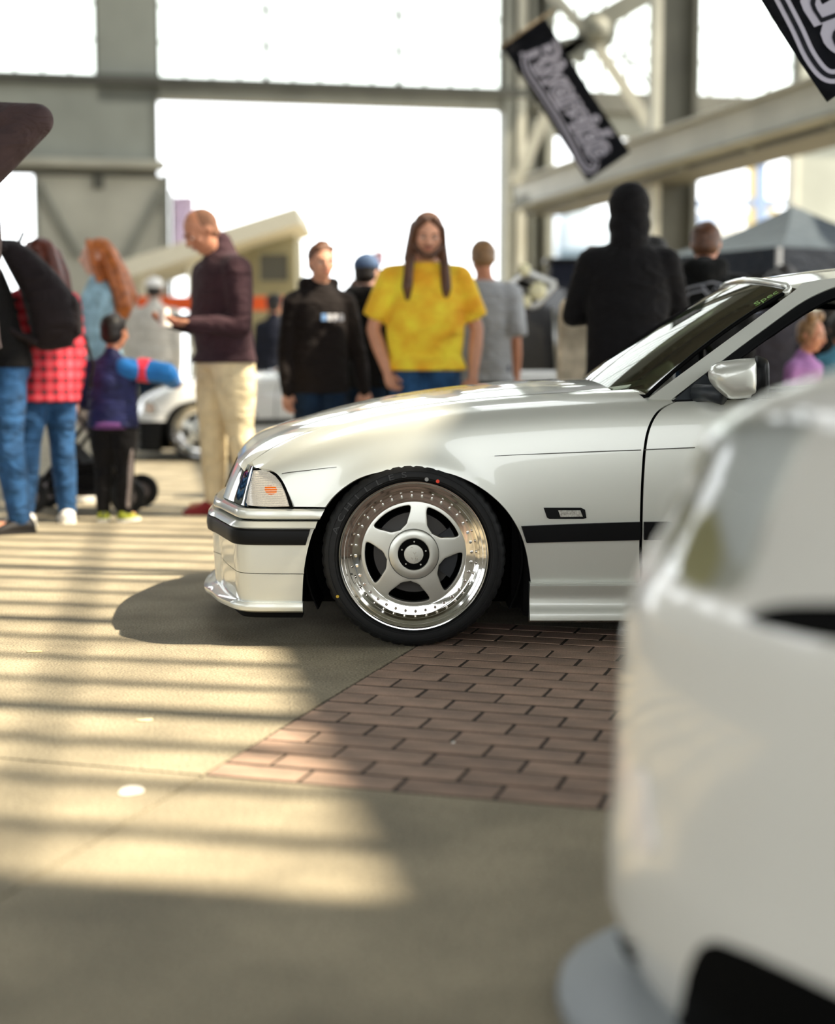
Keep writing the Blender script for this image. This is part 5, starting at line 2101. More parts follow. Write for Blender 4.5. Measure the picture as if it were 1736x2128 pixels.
# ---- far left: person with a backpack, elbow raised
r, I = person('person in a brown top and black cap at the top left edge, elbow raised high', -84, 5.9, 1.88, math.radians(86), m_brown, m_jeans, K, (m_hdark, 'short'), SKIN2,
              arms=(((-.02, -.205, .165), (.02, .045, .185), (0, 1, 0)), ((.03, .06, -.17), (.02, .05, -.33), (-.4, -1, 0))), head=(.12, 0, 0), build=1.12, legs=((-.06, .11), (.05, .11)), lean=.06)
cap_hat(r, I, mat('black_cap', (20, 20, 22), .7), m_brim=mat('red_brim', (60, 24, 28), .7))
person('person with a black backpack and blue jeans standing at the left edge', 14, 8.0, 1.74, math.radians(-75), m_black, m_jeans, K, (m_hdark, 'short'), SKIN2, legs=((-.06, -.10), (.05, .02)), build=1.1, lean=.27)
bp_ = thing('backpack', 'black backpack on the back of the person in jeans at the left edge', 'backpack', (0, 0, 0))
bm = bmesh.new()
q = lambda x, y, z: Vector((at(14, 760, 8.0).x, 8.0, 0)) + Matrix.Rotation(math.radians(-75), 3, 'Z') @ Vector((x, y, z))
base = q(0, .20, 1.16)
bp_.location = (base.x, base.y, .98)
RB_ = Matrix.Rotation(math.radians(-75), 3, 'Z')
rings = []
for z, wx, d0, d1 in ((-.02, .12, .04, .10), (.0, .17, .0, .20), (.12, .19, -.02, .235), (.28, .19, -.06, .205), (.38, .175, -.11, .13), (.48, .14, -.16, .03), (.55, .09, -.18, -.07)):
    rings.append([RB_ @ Vector((wx * math.copysign(abs(math.cos(t)) ** .6, math.cos(t)), -.06 + (d0 + d1) / 2 + (d1 - d0) / 2 * math.copysign(abs(math.sin(t)) ** .7, math.sin(t)), z)) for t in [2 * math.pi * k / 24 for k in range(24)]])
add_loft(bm, rings)
m_pack = cloth('backpack_nylon', (27, 19, 22), .75)
bmob('pack_body', bm, m_pack, bp_, smooth=True)
bm = bmesh.new()
rings = []
for z, wx, d1 in ((.04, .11, .22), (.07, .14, .255), (.22, .145, .25), (.27, .11, .22)):
    rings.append([RB_ @ Vector((wx * math.cos(t), -.06 + .2 + (d1 - .2) * max(0, math.sin(t)), z)) for t in [2 * math.pi * k / 20 for k in range(20)]])
add_loft(bm, rings)
bmob('front_pocket', bm, m_pack, bp_, smooth=True)
for s in (-1, 1):
    bm = bmesh.new()
    add_tube(bm, [RB_ @ Vector((s * .12, -.18, .50)), RB_ @ Vector((s * .13, -.28, .50)), RB_ @ Vector((s * .14, -.36, .36)), RB_ @ Vector((s * .15, -.28, .12)), RB_ @ Vector((s * .14, -.04, .02))], .022, 8)
    bmob('shoulder_strap', bm, m_pack, bp_, smooth=True)
bm = bmesh.new(); add_tube(bm, [RB_ @ Vector((-.05, -.13, .52)), RB_ @ Vector((-.04, -.10, .59)), RB_ @ Vector((.04, -.10, .59)), RB_ @ Vector((.05, -.13, .52))], .010, 8)
bmob('carry_handle', bm, m_pack, bp_, smooth=True)
bm = bmesh.new(); add_tube(bm, [RB_ @ Vector((.10, .20, .06)), RB_ @ Vector((.11, .24, -.10)), RB_ @ Vector((.08, .22, -.22))], .009, 6)
bmob('hanging_strap', bm, m_pack, bp_, smooth=True)

# ---- woman in the red plaid shirt
person('woman with long reddish-brown hair in a red plaid shirt, blue jeans and white sneakers', 99, 8.42, 1.58, math.radians(-150), m_plaid, m_jeans, W, (m_hred, 'verylong', 1.12), SKIN3, hem=.43, flare=1.05, fem=True, legs=((-.07, -.03), (.10, .03)), head=(.1, .3, 0))
# ---- auburn girl in light denim, face in profile to the left
person('girl with long auburn hair in a pale denim jacket, facing left', 215, 9.9, 1.70, math.radians(-82), m_ljeans, m_djeans, W, (m_hauburn, 'verylong', 1.32), SKIN3, fem=True, arms=(None, ((.02, -.06, -.18), (-.02, -.20, -.22), (0, 0, 1))), hem=.52)
# ---- child in the blue jacket
m_bj = cloth('blue_nylon', (40, 116, 190), .5)
m_nj = cloth('navy_nylon', (38, 42, 84), .5, noise=.3)
r, I = person('small boy in a blue and navy jacket with a red sleeve stripe and neon shoes', 236, 8.6, 1.17, math.radians(172), m_nj, m_blackjean, (m_neon, m_sole), (m_hdark, 'short'), SKIN2, child=True, hem=.45,
              arms=(((-.165, .02, -.022), (-.15, -.13, -.06), (0, 0, -1)), ((.06, -.05, -.16), (.04, -.16, -.20), (0, 0, 1))), head=(.1, -.3, 0), build=1.22)
S0, E0, W0 = I['A'][0][:3]
bm = bmesh.new(); add_chain(bm, [S0.lerp(E0, .35), E0, E0.lerp(W0, .9)], [.066, .062, .052]); fuse('sleeve', bm, m_bj, r, vox=.0115, smooth=3)
bm = bmesh.new(); add_chain(bm, [S0 + Vector((.05, .03, .005)), S0 + Vector((-.01, .03, -.005))], [.062, .062]); fuse('shoulder_panel', bm, m_bj, r, vox=.0115, smooth=3)
bm = bmesh.new()
d_ = (E0 - S0).normalized()
add_tube(bm, [S0.lerp(E0, .12), S0.lerp(E0, .52)], [.071, .069], 20)
fuse('sleeve_stripe', bm, cloth('red_nylon', (228, 62, 84), .5), r, vox=.0115, smooth=3)
bm = bmesh.new(); hz_ = I['hip_z']
rg = lambda z, k: [Vector((k * .125 * math.cos(2 * math.pi * j / 24), k * .098 * math.sin(2 * math.pi * j / 24), z)) for j in range(24)]
add_loft(bm, [rg(.525, 1.0), rg(.53, 1.07), rg(.56, 1.07), rg(.565, 1.0)])
bmob('hem_band', bm, cloth('violet_trim', (112, 70, 126)), r, smooth=True)
f = I['feet'][0]
bm = bmesh.new(); add_chain(bm, [f[0] + Vector((-.047, .03, -.02)), f[1] + Vector((-.040, .03, 0)), f[2] + Vector((-.022, .02, .03))], [.018, .017, .016])
fuse('trouser_stripe', bm, cloth('grey_stripe', (150, 138, 134)), r, vox=.009, smooth=2)
# ---- white cap
r, I = person('person in a white cap and pale grey top, seen from behind', 326, 16.6, 1.83, math.radians(175), m_pale, m_djeans, W, (m_hdark, 'fade'), SKIN2, hem=.46, build=1.25)
cap_hat(r, I, mat('white_cap', (232, 230, 226), .7))
# ---- man in khakis
r, I = person('man with cropped hair in a plum jacket and khakis, looking down at a cup', 470, 8.95, 1.83, math.radians(-58), m_plum, m_khaki, (m_rshoe, m_rshoe), (m_hshaved, 'bald'), SKIN2, build=1.3, belly=.012, hood='collar', hem=.49, head=(.55, .0, 0), lean=.04,
              arms=(((-.03, .00, -.17), (.04, -.15, -.155), (.3, 0, 1)), ((.03, .0, -.175), (-.03, -.15, -.165), (-.3, 0, 1))), legs=((-.05, -.03), (.06, .05)))
wl_, wr_ = I['A'][0][2], I['A'][1][2]
RY = Matrix.Rotation(math.radians(-58), 3, 'Z')
cupp = Vector(r.location) + RY @ ((wl_ + wr_) / 2 + Vector((0, -.085, -.01)))
cup = thing('paper_cup', 'white paper cup held by the man in the plum jacket', 'cup', cupp)
bm = bmesh.new(); T_ = Matrix.Translation((0, 0, .04)) @ Matrix.Rotation(math.pi / 2, 4, 'X')
add_lathe(bm, [(0, .05), (.030, .05), (.038, -.05), (.040, -.052), (.036, -.052), (.029, .044), (0, .044)], 24, T_)
bmob('cup_body', bm, mat('paper_white', (230, 226, 220), .6), cup, smooth=True, angle=40)
bm = bmesh.new(); add_lathe(bm, [(0, -.058), (.034, -.058), (.041, -.054), (.041, -.048), (.0, -.048)], 24, T_)
bmob('cup_lid', bm, mat('lid_white', (240, 238, 234), .4), cup, smooth=True, angle=40)
# ---- people in the distance between the man and the boy
r, I = person('distant person in a dark cap and dark top beyond the white coupe', 572, 17.2, 1.68, math.radians(165), m_navy, m_djeans, K, (m_hdark, 'fade'), SKIN2)
cap_hat(r, I, mat('black_cap', (20, 20, 22), .7))
person('distant person in a pale lavender shirt left of the boy in the black hoodie', 606, 18.4, 1.70, math.radians(190), cloth('lavender_cloth', (160, 154, 176)), m_djeans, K, (m_hbrown, 'short'), SKIN)
# ---- boy in the black hoodie
r, I = person('boy with brown hair in a black hoodie with a small white chest print', 666, 9.25, 1.62, math.radians(14), cloth('black_hoodie', (25, 19, 18)), m_djeans, W, (mat('chestnut_hair', (92, 56, 34), .5, noise=.3, scale=30), 'short'), SKIN, hood='down', hem=.44, flare=1.03, head=(.12, .18, 0), arms=(((-.03, .01, -.185), (-.03, -.02, -.34), (.4, -1, 0)), ((.05, .01, -.18), (.07, -.02, -.335), (-.4, -1, 0))))
for k, (w_, c_) in enumerate(((.030, (120, 160, 210)), (.026, (214, 214, 220)), (.026, (214, 214, 220)), (.028, (200, 198, 204)))):
    bm = bmesh.new(); add_box(bm, (-.015 + k * .036, -.006, 1.165 - .02), (-.015 + k * .036 + w_, .004, 1.165 + .022), Matrix.Translation((0, -.138, 0)), .004)
    bmob('chest_print', bm, mat('chest_print_%d' % (k if k < 1 else 1), c_, .7), r)
# ---- person in navy, blue cap
r, I = person('person in black with a blue cap, turned away behind the man in yellow', 762, 10.0, 1.60, math.radians(150), m_black, m_djeans, K, (m_hdark, 'short'), SKIN3, hood='down', hem=.46)
cap_hat(r, I, mat('blue_cap', (64, 86, 120), .8))
person('distant woman with brown hair in a navy top left of the blue cap', 748, 12.6, 1.60, math.radians(100), m_navy, m_djeans, K, (m_hbrown, 'long'), SKIN3, fem=True)
# ---- man in yellow
person('man with long dark hair and a beard in a yellow tie-dye t-shirt and blue jeans', 884, 9.05, 1.79, math.radians(2), m_tie, m_jeans, W, (m_hbrown, 'long'), SKIN, build=1.2, belly=.02, hood='tee', sleeve=.48, hem=.475, flare=1.0, head=(.34, .05, .04), beard=m_hbrown,
       arms=(((-.062, .01, -.165), (-.012, -.055, -.315), (.7, -1, 0), .9), ((.062, .02, -.165), (.045, -.03, -.33), (-.5, -1, 0), .8)))
# ---- grey t-shirt
person('short-haired man in a grey t-shirt seen from behind, right of the man in yellow', 1006, 10.4, 1.75, math.radians(168), m_grey, m_djeans, W, (m_hfair, 'short'), SKIN2, build=1.1, hood='tee', sleeve=.55, hem=.44, flare=1.02, lean=.03, head=(.3, .35, 0))
# ---- hooded figure
person('tall person in a black hoodie with the hood up, back to us beyond the windscreen', 1302, 8.15, 1.83, math.radians(178), cloth('black_hood_cloth', (11, 9, 12)), m_blackjean, K, (m_hdark, 'fade'), SKIN, build=1.14, hood='up', hem=.42, flare=1.04,
       arms=(((-.05, -.05, -.15), (.06, -.13, -.14), (0, 0, 1)), ((.05, -.05, -.15), (-.06, -.13, -.14), (0, 0, 1))))
person('person in a cream sweatshirt half hidden left of the black hooded figure', 1232, 8.9, 1.56, math.radians(200), cloth('cream_print', (196, 184, 162), noise=.25, scale=9), m_khaki, W, (m_hbrown, 'short'), SKIN3, hem=.36, flare=1.1)
r, I = person('person in a black cap peeking out right of the hooded figure', 1352, 9.6, 1.68, math.radians(210), m_black, m_djeans, K, (m_hdark, 'fade'), SKIN2)
cap_hat(r, I, mat('black_cap', (20, 20, 22), .7))
# ---- boy with the printed back
r, I = person('boy with short brown hair in a black hoodie with a white zigzag back print', 1457, 8.6, 1.69, math.radians(176), cloth('black_hoodie_two', (11, 12, 13)), m_djeans, W, (m_hbrown, 'short'), SKIN2, build=1.34, hood='down', hem=.45, head=(.25, -.25, 0))
zz = [(-.16, 1.19), (-.10, 1.255), (-.03, 1.27), (.02, 1.215), (.05, 1.26), (.09, 1.20), (.12, 1.24), (.15, 1.18)]
m_print = mat('grey_print', (150, 152, 160), .8)
for pts in (zz, [(x + .01, z - .03) for x, z in zz], [(-.03, 1.27), (.03, 1.285), (.10, 1.265), (.14, 1.22)], [(-.15, 1.09), (-.06, 1.09)], [(-.15, 1.06), (-.08, 1.06)]):
    bm = bmesh.new(); add_tube(bm, [(-x, .140 + .012 * (1 - (x / .16) ** 2), z + .055) for x, z in pts], .0055, 5)
    bmob('back_print', bm, m_print, r, smooth=True)
r, I = person('person with dark hair just showing over the coupe roof', 1622, 11.0, 1.60, math.radians(120), m_navy, m_djeans, K, (m_hdark, 'short'), SKIN2)
# ---- seen through the open side windows
person('little girl with two hair buns in a lilac top, seen through the coupe side window', 1668, 9.2, 1.17, math.radians(40), m_purple, m_djeans, W, (m_hfair, 'buns'), SKIN2, child=True, head=(.2, .25, 0))
person('person in a teal top behind the little girl, seen through the coupe window', 1742, 9.9, 1.22, math.radians(160), m_teal, m_djeans, W, (m_hdark, 'short'), SKIN2, child=True)
person('adult in a charcoal sweater standing behind the little girl', 1602, 10.2, 1.50, math.radians(170), cloth('charcoal_knit', (66, 64, 72)), m_blackjean, K, (m_hdark, 'short'), SKIN2, build=1.1)
person('adult in a long black coat right of the little girl, seen through the car', 1726, 11.2, 1.55, math.radians(185), m_black, m_blackjean, K, (m_hdark, 'short'), SKIN2, build=1.3, hem=.3)
person('person far left in pale jeans and white trainers, behind the backpack wearer', -14, 13.5, 1.66, math.radians(-60), m_pale, m_ljeans, W, (m_hbrown, 'long'), SKIN3, fem=True, legs=((-.05, .02), (.09, -.02)))

# ------------------------------------------------------------------ white car nose close to the camera
FO = Vector((.168, 2.10, 0))
FA = math.radians(32)
FW = Vector((math.cos(FA), math.sin(FA), 0))       # rearward
FU = Vector((math.sin(FA), -math.cos(FA), 0))      # across, towards the near side
WID = 1.72
m_white = mat('white_paint', (246, 246, 242), .3, .0, coat=1.0, coat_rough=.03)
m_dlens = glass_mat('lamp_cover', (250, 252, 250), .06)
m_fgw = mat('foreground_paint', (226, 223, 213), .3, .0, coat=1.0, coat_rough=.03)
fgc = thing('white_car', 'white car nose filling the right foreground, far out of focus', 'car', (FO + FU * WID / 2 + FW * 1.4))
FL = Vector(fgc.location)
fplan = [(0, 4.1), (0, 3.0), (0, 2.0), (0, 1.2), (0, .7), (.005, .42), (.018, .25), (.05, .12), (.11, .035), (.20, -.02), (.34, -.065), (.55, -.10), (WID / 2, -.12)]
fh = [tuple(p) for p in bezier_smooth(fplan, 4)]
fpl = fh + [(WID - u, w) for u, w in fh[-2::-1]]
fcum = np.concatenate([[0], np.cumsum([math.dist(a, b) for a, b in zip(fpl, fpl[1:])])])
fu = np.array([p[0] for p in fpl]); fw = np.array([p[1] for p in fpl])
fns = []
for i in range(len(fpl)):
    a, b = fpl[max(i - 1, 0)], fpl[min(i + 1, len(fpl) - 1)]
    d = Vector((b[0] - a[0], b[1] - a[1])).normalized(); fns.append((-d.y, d.x))      # inward (to the left of travel is outside)
fnx = np.array([n[0] for n in fns]); fny = np.array([n[1] for n in fns])
_sm = np.exp(-((fcum[:, None] - fcum[None, :]) / .22) ** 2) * np.gradient(fcum)[None, :]
fnx, fny = _sm @ fnx, _sm @ fny
_q = np.hypot(fnx, fny); fnx, fny = fnx / _q, fny / _q
fin = cub([.04, .07, .13, .17, .24, .31, .44, .54, .60, .65, .70, .75, .80, .84, .865, .88], [.0687, .0465, .0172, .0062, .0042, .0095, .0154, .0246, .0365, .0628, .0919, .1159, .1416, .1979, .2622, .3073])


def fsurf(s, z):
    u = float(np.interp(s, fcum, fu)); w = float(np.interp(s, fcum, fw)); nx = float(np.interp(s, fcum, fnx)); ny = float(np.interp(s, fcum, fny))
    ins = fin(z)
    u2, w2 = u + nx * ins, w + ny * ins
    k = min(max((z - .5) / .38, 0), 1)
    zz = z + k * min(.10 * max(w2 - .3, 0), .13)
    p = FO + FU * u2 + FW * w2
    return Vector((p.x, p.y, zz))


ds = []
verts, norms, faces = [], [], []
ss = list(np.concatenate([np.linspace(0, 3.2, 14), np.linspace(3.25, fcum[-1] - 3.25, 90), np.linspace(fcum[-1] - 3.2, fcum[-1], 14)]))
zs_ = list(np.linspace(.04, .88, 46))
c0 = fsurf(fcum[-1] / 2, .5)
for z in zs_:
    for s in ss:
        P = fsurf(s, z); n = nrm(fsurf, s, min(max(z, .042), .878))
        ctr = FO + FU * WID / 2 + FW * 2 + Vector((0, 0, .4))
        if n.dot(P - ctr) < 0: n = -n
        verts.append(P - FL); norms.append(n)
NS = len(ss)
for i in range(len(zs_) - 1):
    for j in range(NS - 1): faces.append([i * NS + j, i * NS + j + 1, (i + 1) * NS + j + 1, (i + 1) * NS + j])
f = faces[len(faces) // 2]
if (verts[f[1]] - verts[f[0]]).cross(verts[f[2]] - verts[f[0]]).dot(norms[f[0]]) < 0: faces = [f[::-1] for f in faces]
fb = pyob('body_shell', verts, faces, m_fgw, fgc, normals=norms)
hv, hf = [], []
half = NS // 2
M_ = 10
for j in range(half + 1):
    p, q2 = fsurf(ss[j], .88) - FL, fsurf(ss[NS - 1 - j], .88) - FL
    for i in range(M_ + 1):
        f = i / M_
        hv.append(p.lerp(q2, f) + Vector((0, 0, .045 * min(1, (q2 - p).length / 1.0) * (1 - (2 * f - 1) ** 2))))
for j in range(half):
    for i in range(M_):
        a_ = j * (M_ + 1) + i
        hf.append([a_, a_ + 1, a_ + M_ + 2, a_ + M_ + 1])
hb_ = bmesh.new(); vv = [hb_.verts.new(v) for v in hv]
for f_ in hf:
    try: hb_.faces.new([vv[i] for i in f_])
    except ValueError: pass
bmesh.ops.remove_doubles(hb_, verts=hb_.verts, dist=1e-4)
for f_ in hb_.faces:
    pass
fo = bmob('hood', hb_, m_fgw, fgc, smooth=True)
if sum(p.normal.z for p in fo.data.polygons) < 0: fo.data.flip_normals()


def fpoly(px, g0=(4.5, .5)): return cpoly(px, S=fsurf, guess=g0)


SC0 = 4.35
def fpanel(name, px, m, off, th=.008, curve=True, g0=(SC0, .5), step=(.02, .02), parent=None, both=True):
    uv = fpoly([tuple(p) for p in bezier_smooth(px, 3, closed=True)] if curve else px, g0)
    o = poly_panel(name, fsurf, uv, step, th, m, parent or fgc, offset=off, out=(-.6, -.7, .2))
    if both: poly_panel(name, fsurf, [(fcum[-1] - u, v) for u, v in uv[::-1]], step, th, m, parent or fgc, offset=off, out=(-.2, -.9, .2))
    return o


def fspan(name, px, m, off, g0):
    uv = fpoly([tuple(p) for p in bezier_smooth(px, 4)], g0)       # open outline, top edge inwards first
    return poly_panel(name, fsurf, uv + [(fcum[-1] - u, v) for u, v in uv[::-1]], (.03, .02), .008, m, fgc, offset=off, out=(-.6, -.7, .2))


hd = fpanel('headlight', [(1500, 890), (1600, 868), (1690, 862), (1650, 960), (1600, 1080), (1570, 1190), (1520, 1240), (1440, 1225), (1392, 1170), (1398, 1080), (1440, 970)], m_dlens, .007)
fpanel('lamp_reflector', [(1510, 900), (1600, 880), (1670, 874), (1640, 950), (1590, 1070), (1545, 1180), (1500, 1100), (1490, 980)], mat('lamp_sky_white', (252, 252, 250), .25, .0, coat=1.), .0015, parent=hd)  # plain white paints the sky's bright reflection in the lamp
fpanel('lamp_housing', [(1430, 1060), (1480, 1060), (1500, 1150), (1470, 1220), (1420, 1200), (1402, 1130)], mat('amber_lens', (208, 200, 156), .3), .0015, parent=hd)
fspan('grille_slot', [(1850, 1352), (1740, 1335), (1640, 1315), (1556, 1288), (1620, 1262), (1740, 1258), (1850, 1260)], m_gasket, .005, (SC0 + .2, .5))
fpanel('lower_intake', [(1418, 2130), (1440, 2010), (1475, 1958), (1540, 1972), (1650, 2020), (1760, 2072), (1850, 2110), (1850, 2200), (1640, 2200), (1430, 2190)], m_gasket, .005, g0=(SC0 + .1, .15))
fpanel('bumper_glint', [(1306, 1610), (1340, 1604), (1352, 1680), (1362, 1760), (1340, 1775), (1318, 1740), (1310, 1680)], mat('glint_white', (238, 232, 228), .2, coat=1.), .006, g0=(SC0, .3))  # white panel painting a long reflection on the bumper
fpanel('dark_corner_patch', [(1286, 1938), (1308, 1944), (1326, 1990), (1306, 2000), (1290, 1972)], m_gasket, .006, g0=(SC0 - .1, .12))  # small black patch at the bumper corner
bm = bmesh.new()
lipr = []
m_lipg = mat('grey_lip', (150, 156, 160), .5)
for s in np.linspace(3.7, fcum[-1] - 3.7, 40):
    u = float(np.interp(s, fcum, fu)); w = float(np.interp(s, fcum, fw)); nx = float(np.interp(s, fcum, fnx)); ny = float(np.interp(s, fcum, fny))
    def Q(o, z):
        p = FO + FU * (u - nx * o) + FW * (w - ny * o); return Vector((p.x, p.y, z)) - FL
    lipr.append([Q(-.10, .055), Q(.03, .058), Q(.060, .040), Q(.062, .018), Q(.02, .012), Q(-.10, .012)])
add_loft(bm, lipr)
bmob('front_splitter', bm, m_lipg, fgc, smooth=True, angle=40)
# cabin, wheels and underside behind, out of the frame but there
def Fp(u, w, z):
    p = FO + FU * u + FW * w; return Vector((p.x, p.y, z)) - FL
bm = bmesh.new()
rings = []
for k, (ins, w0, w1, z) in enumerate(((.10, 1.15, 3.95, .93), (.17, 1.55, 3.75, 1.12), (.25, 1.85, 3.45, 1.26), (.34, 2.05, 3.2, 1.31), (.6, 2.2, 3.0, 1.325))):
    rings.append([Fp(ins, w0, z), Fp(WID / 2, w0 - .14, z), Fp(WID - ins, w0, z), Fp(WID - ins + .02, (w0 + w1) / 2, z), Fp(WID - ins, w1, z), Fp(WID / 2, w1 + .06, z), Fp(ins, w1, z), Fp(ins - .02, (w0 + w1) / 2, z)])
add_loft(bm, rings)
cb2 = bmob('cabin', bm, m_fgw, fgc, smooth=True, angle=40)
bm = bmesh.new()
for a, b in ((0, 1), (1, 2)):
    r0, r1, r2 = rings[0], rings[2], None
    P = [r0[a].lerp(r1[a], .12), r0[b].lerp(r1[b], .12), r0[b].lerp(r1[b], .9), r0[a].lerp(r1[a], .9)]
    n = (P[1] - P[0]).cross(P[3] - P[0]).normalized()
    if n.dot(-FW) < 0: n = -n
    bm.faces.new([bm.verts.new(p + n * .03) for p in P])
bmob('windscreen', bm, glass_mat('dark_glass', (60, 66, 62), .1), fgc)
bm = bmesh.new()
bb_ = [Fp(.15, .15, .1), Fp(WID - .15, .15, .1), Fp(WID - .08, 4.0, .1), Fp(.08, 4.0, .1)]
tt_ = [p + Vector((0, 0, .5)) for p in bb_]
add_loft(bm, [bb_, tt_])
bmob('underbody', bm, m_dark, fgc)
for u, fl in ((.0, 0), (WID, 1)):
    for w in (.78, 3.3):
        ww = copy_tree(wh, fgc)
        p = Fp(u + (.01 if u == 0 else -.01), w, .2885); ww.location = p
        out = -FU if u == 0 else FU
        ww.rotation_euler = (0, .4, math.atan2(out.y, out.x) + math.pi / 2)

# ------------------------------------------------------------------ white coupe and black coupe beyond, the same model as the silver one
def recolour(root, table):
    for o in [root] + list(root.children_recursive):
        if o.type == 'MESH' and o.material_slots:
            base = o.name.split('.')[0]
            m = table.get(base) or table.get(o.material_slots[0].material)
            if m:
                o.material_slots[0].link = 'OBJECT'
                o.material_slots[0].material = m


far = copy_tree(car)
far.name = 'coupe'
far.location = (-1.10, 14.75, 0)
tag(far, 'white coupe with dark lower bumper parked beyond the man in khakis', 'car')
recolour(far, {m_silver: m_white, 'lower_bumper': m_blackplastic, 'front_lip': m_blackplastic, 'side_skirt': m_blackplastic, 'rub_strip': m_blackplastic})
for o in list(far.children_recursive):
    if o.name.split('.')[0] in ('windscreen_sticker',): bpy.data.objects.remove(o)

m_blackpaint = mat('black_paint', (14, 14, 16), .25, coat=1.0)
blk = copy_tree(car)
blk.location = (2.62, 12.75, 0)
tag(blk, 'black coupe with its bonnet raised, behind the man in grey and the hooded figure', 'car')
recolour(blk, {m_silver: m_blackpaint})
for o in list(blk.children_recursive):
    if o.name.split('.')[0] in ('windscreen_sticker', 'hood', 'washer_jet'): bpy.data.objects.remove(o)
bl0 = Vector(blk.location)
hinge = [at(1215, 640, 12.1), at(1215, 640, 13.3)]
bm = bmesh.new()
ring0 = [at(1078, 640, 12.0), at(1150, 598, 12.0), at(1260, 608, 12.0), at(1262, 770, 12.0), at(1082, 770, 12.0)]
ring1 = [p + Vector((.02, .10, 0)) for p in ring0]
add_loft(bm, [[p - bl0 for p in ring0], [p - bl0 for p in ring1]])
bmob('raised_bonnet', bm, m_blackpaint, blk)
gr = bpy.data.objects.new('grille_surround', None)
COL.objects.link(gr); gr.parent = blk; gr.location = at(1098, 602, 11.95) - bl0
G0 = at(1098, 602, 11.95)
cn = [at(1036, 612, 11.95) - G0, at(1092, 563, 11.95) - G0, at(1155, 590, 11.95) - G0, at(1112, 638, 11.95) - G0]
m_chr2 = mat('satin_chrome', (190, 190, 186), .3, .8)
for a, b in zip(cn, cn[1:] + cn[:1]):
    bm = bmesh.new(); add_beam(bm, a, b, .05, .05, up=(0, 1, 0), bevel=.01); bmob('grille_bar', bm, m_chr2, gr)
for k in range(1, 5):
    f = k / 5
    bm = bmesh.new(); add_beam(bm, cn[0].lerp(cn[1], f) + Vector((0, .02, 0)), cn[3].lerp(cn[2], f) + Vector((0, .02, 0)), .05, .012, up=(0, 1, .4)); bmob('grille_slat', bm, m_gasket if k % 2 else m_chr2, gr)
bm = bmesh.new(); bm.faces.new([bm.verts.new(c + Vector((0, .05, 0))) for c in cn]); bmob('grille_backing', bm, mat('grille_dark', (28, 40, 36), .5), gr)
for px, py, rr in ((1118, 605, .07), (1092, 626, .05), (1090, 560, .05)):
    bm = bmesh.new(); bmesh.ops.create_uvsphere(bm, u_segments=14, v_segments=8, radius=rr, matrix=Matrix.Translation(at(px, py, 11.9) - G0) @ Matrix.Diagonal((1, .5, 1, 1)))
    bmob('round_lamp', bm, mat('lamp_cream', (226, 220, 180), .25), gr, smooth=True)
bm = bmesh.new(); add_tube(bm, [at(1150, 640, 11.97) - bl0, at(1158, 775, 11.97) - bl0], .012, 6); bmob('bonnet_stay', bm, m_chr2, blk, smooth=True)

# ------------------------------------------------------------------ stroller
st_ = thing('stroller', 'black folding stroller with a grey cover between the woman in plaid and the small boy', 'stroller', (at(160, 760, 8.95).x - .02, 9.2, 0))
SL = Vector(st_.location)
m_frame = mat('stroller_frame', (40, 38, 38), .4, .5)
for sy in (-.2, .2):
    for nm, a, b in (('frame_tube', (.30, sy, .12), (-.20, sy, .95)), ('frame_tube', (-.28, sy, .12), (.12, sy, .62)), ('frame_tube', (.30, sy, .12), (-.28, sy, .14))):
        bm = bmesh.new(); add_tube(bm, [a, b], .013, 8); bmob(nm, bm, m_frame, st_, smooth=True)
    for x in (.30, -.28):
        w_ = bmesh.new(); add_lathe(w_, [(.0, -.02), (.085, -.02), (.105, -.014), (.105, .014), (.085, .02), (0, .02)], 24, Matrix.Translation((x, sy * 1.12, .105)))
        wo = bmob('wheel', w_, m_rubber, st_, smooth=True, angle=30)
        w_ = bmesh.new(); add_lathe(w_, [(.0, -.024), (.05, -.023), (.055, -.018), (.055, .018), (.05, .023), (0, .024)], 20, Matrix.Translation((x, sy * 1.12, .105)))
        bmob('wheel_hub', w_, mat('hub_grey', (120, 112, 112), .4, .4), wo, smooth=True, angle=30)
bm = bmesh.new(); add_loft(bm, [[(-.18, -.18, .80), (-.10, -.19, .42), (.02, -.19, .30), (.22, -.18, .32), (.22, -.18, .28), (-.03, -.19, .25), (-.15, -.19, .40), (-.23, -.18, .80)], [(-.18, .18, .80), (-.10, .19, .42), (.02, .19, .30), (.22, .18, .32), (.22, .18, .28), (-.03, .19, .25), (-.15, .19, .40), (-.23, .18, .80)]])
bmob('seat', bm, m_black, st_, smooth=True, angle=40)
bm = bmesh.new(); add_loft(bm, [[(-.25, -.21, .84), (.00, -.21, .82), (.12, -.21, .50), (.06, -.21, .48), (-.05, -.21, .60)], [(-.25, .21, .84), (.00, .21, .82), (.12, .21, .50), (.06, .21, .48), (-.05, .21, .60)]])
bmob('cover', bm, cloth('grey_cover', (150, 142, 136)), st_, smooth=True, angle=40)
bm = bmesh.new(); add_box(bm, (-.2, -.17, .10), (.22, .17, .26), None, .04); bmob('basket', bm, m_black, st_)

# ------------------------------------------------------------------ banners hung from the roof
m_banner = cloth('banner_black', (18, 20, 28), .7)
m_bgrey = mat('banner_grey', (168, 165, 178), .8)


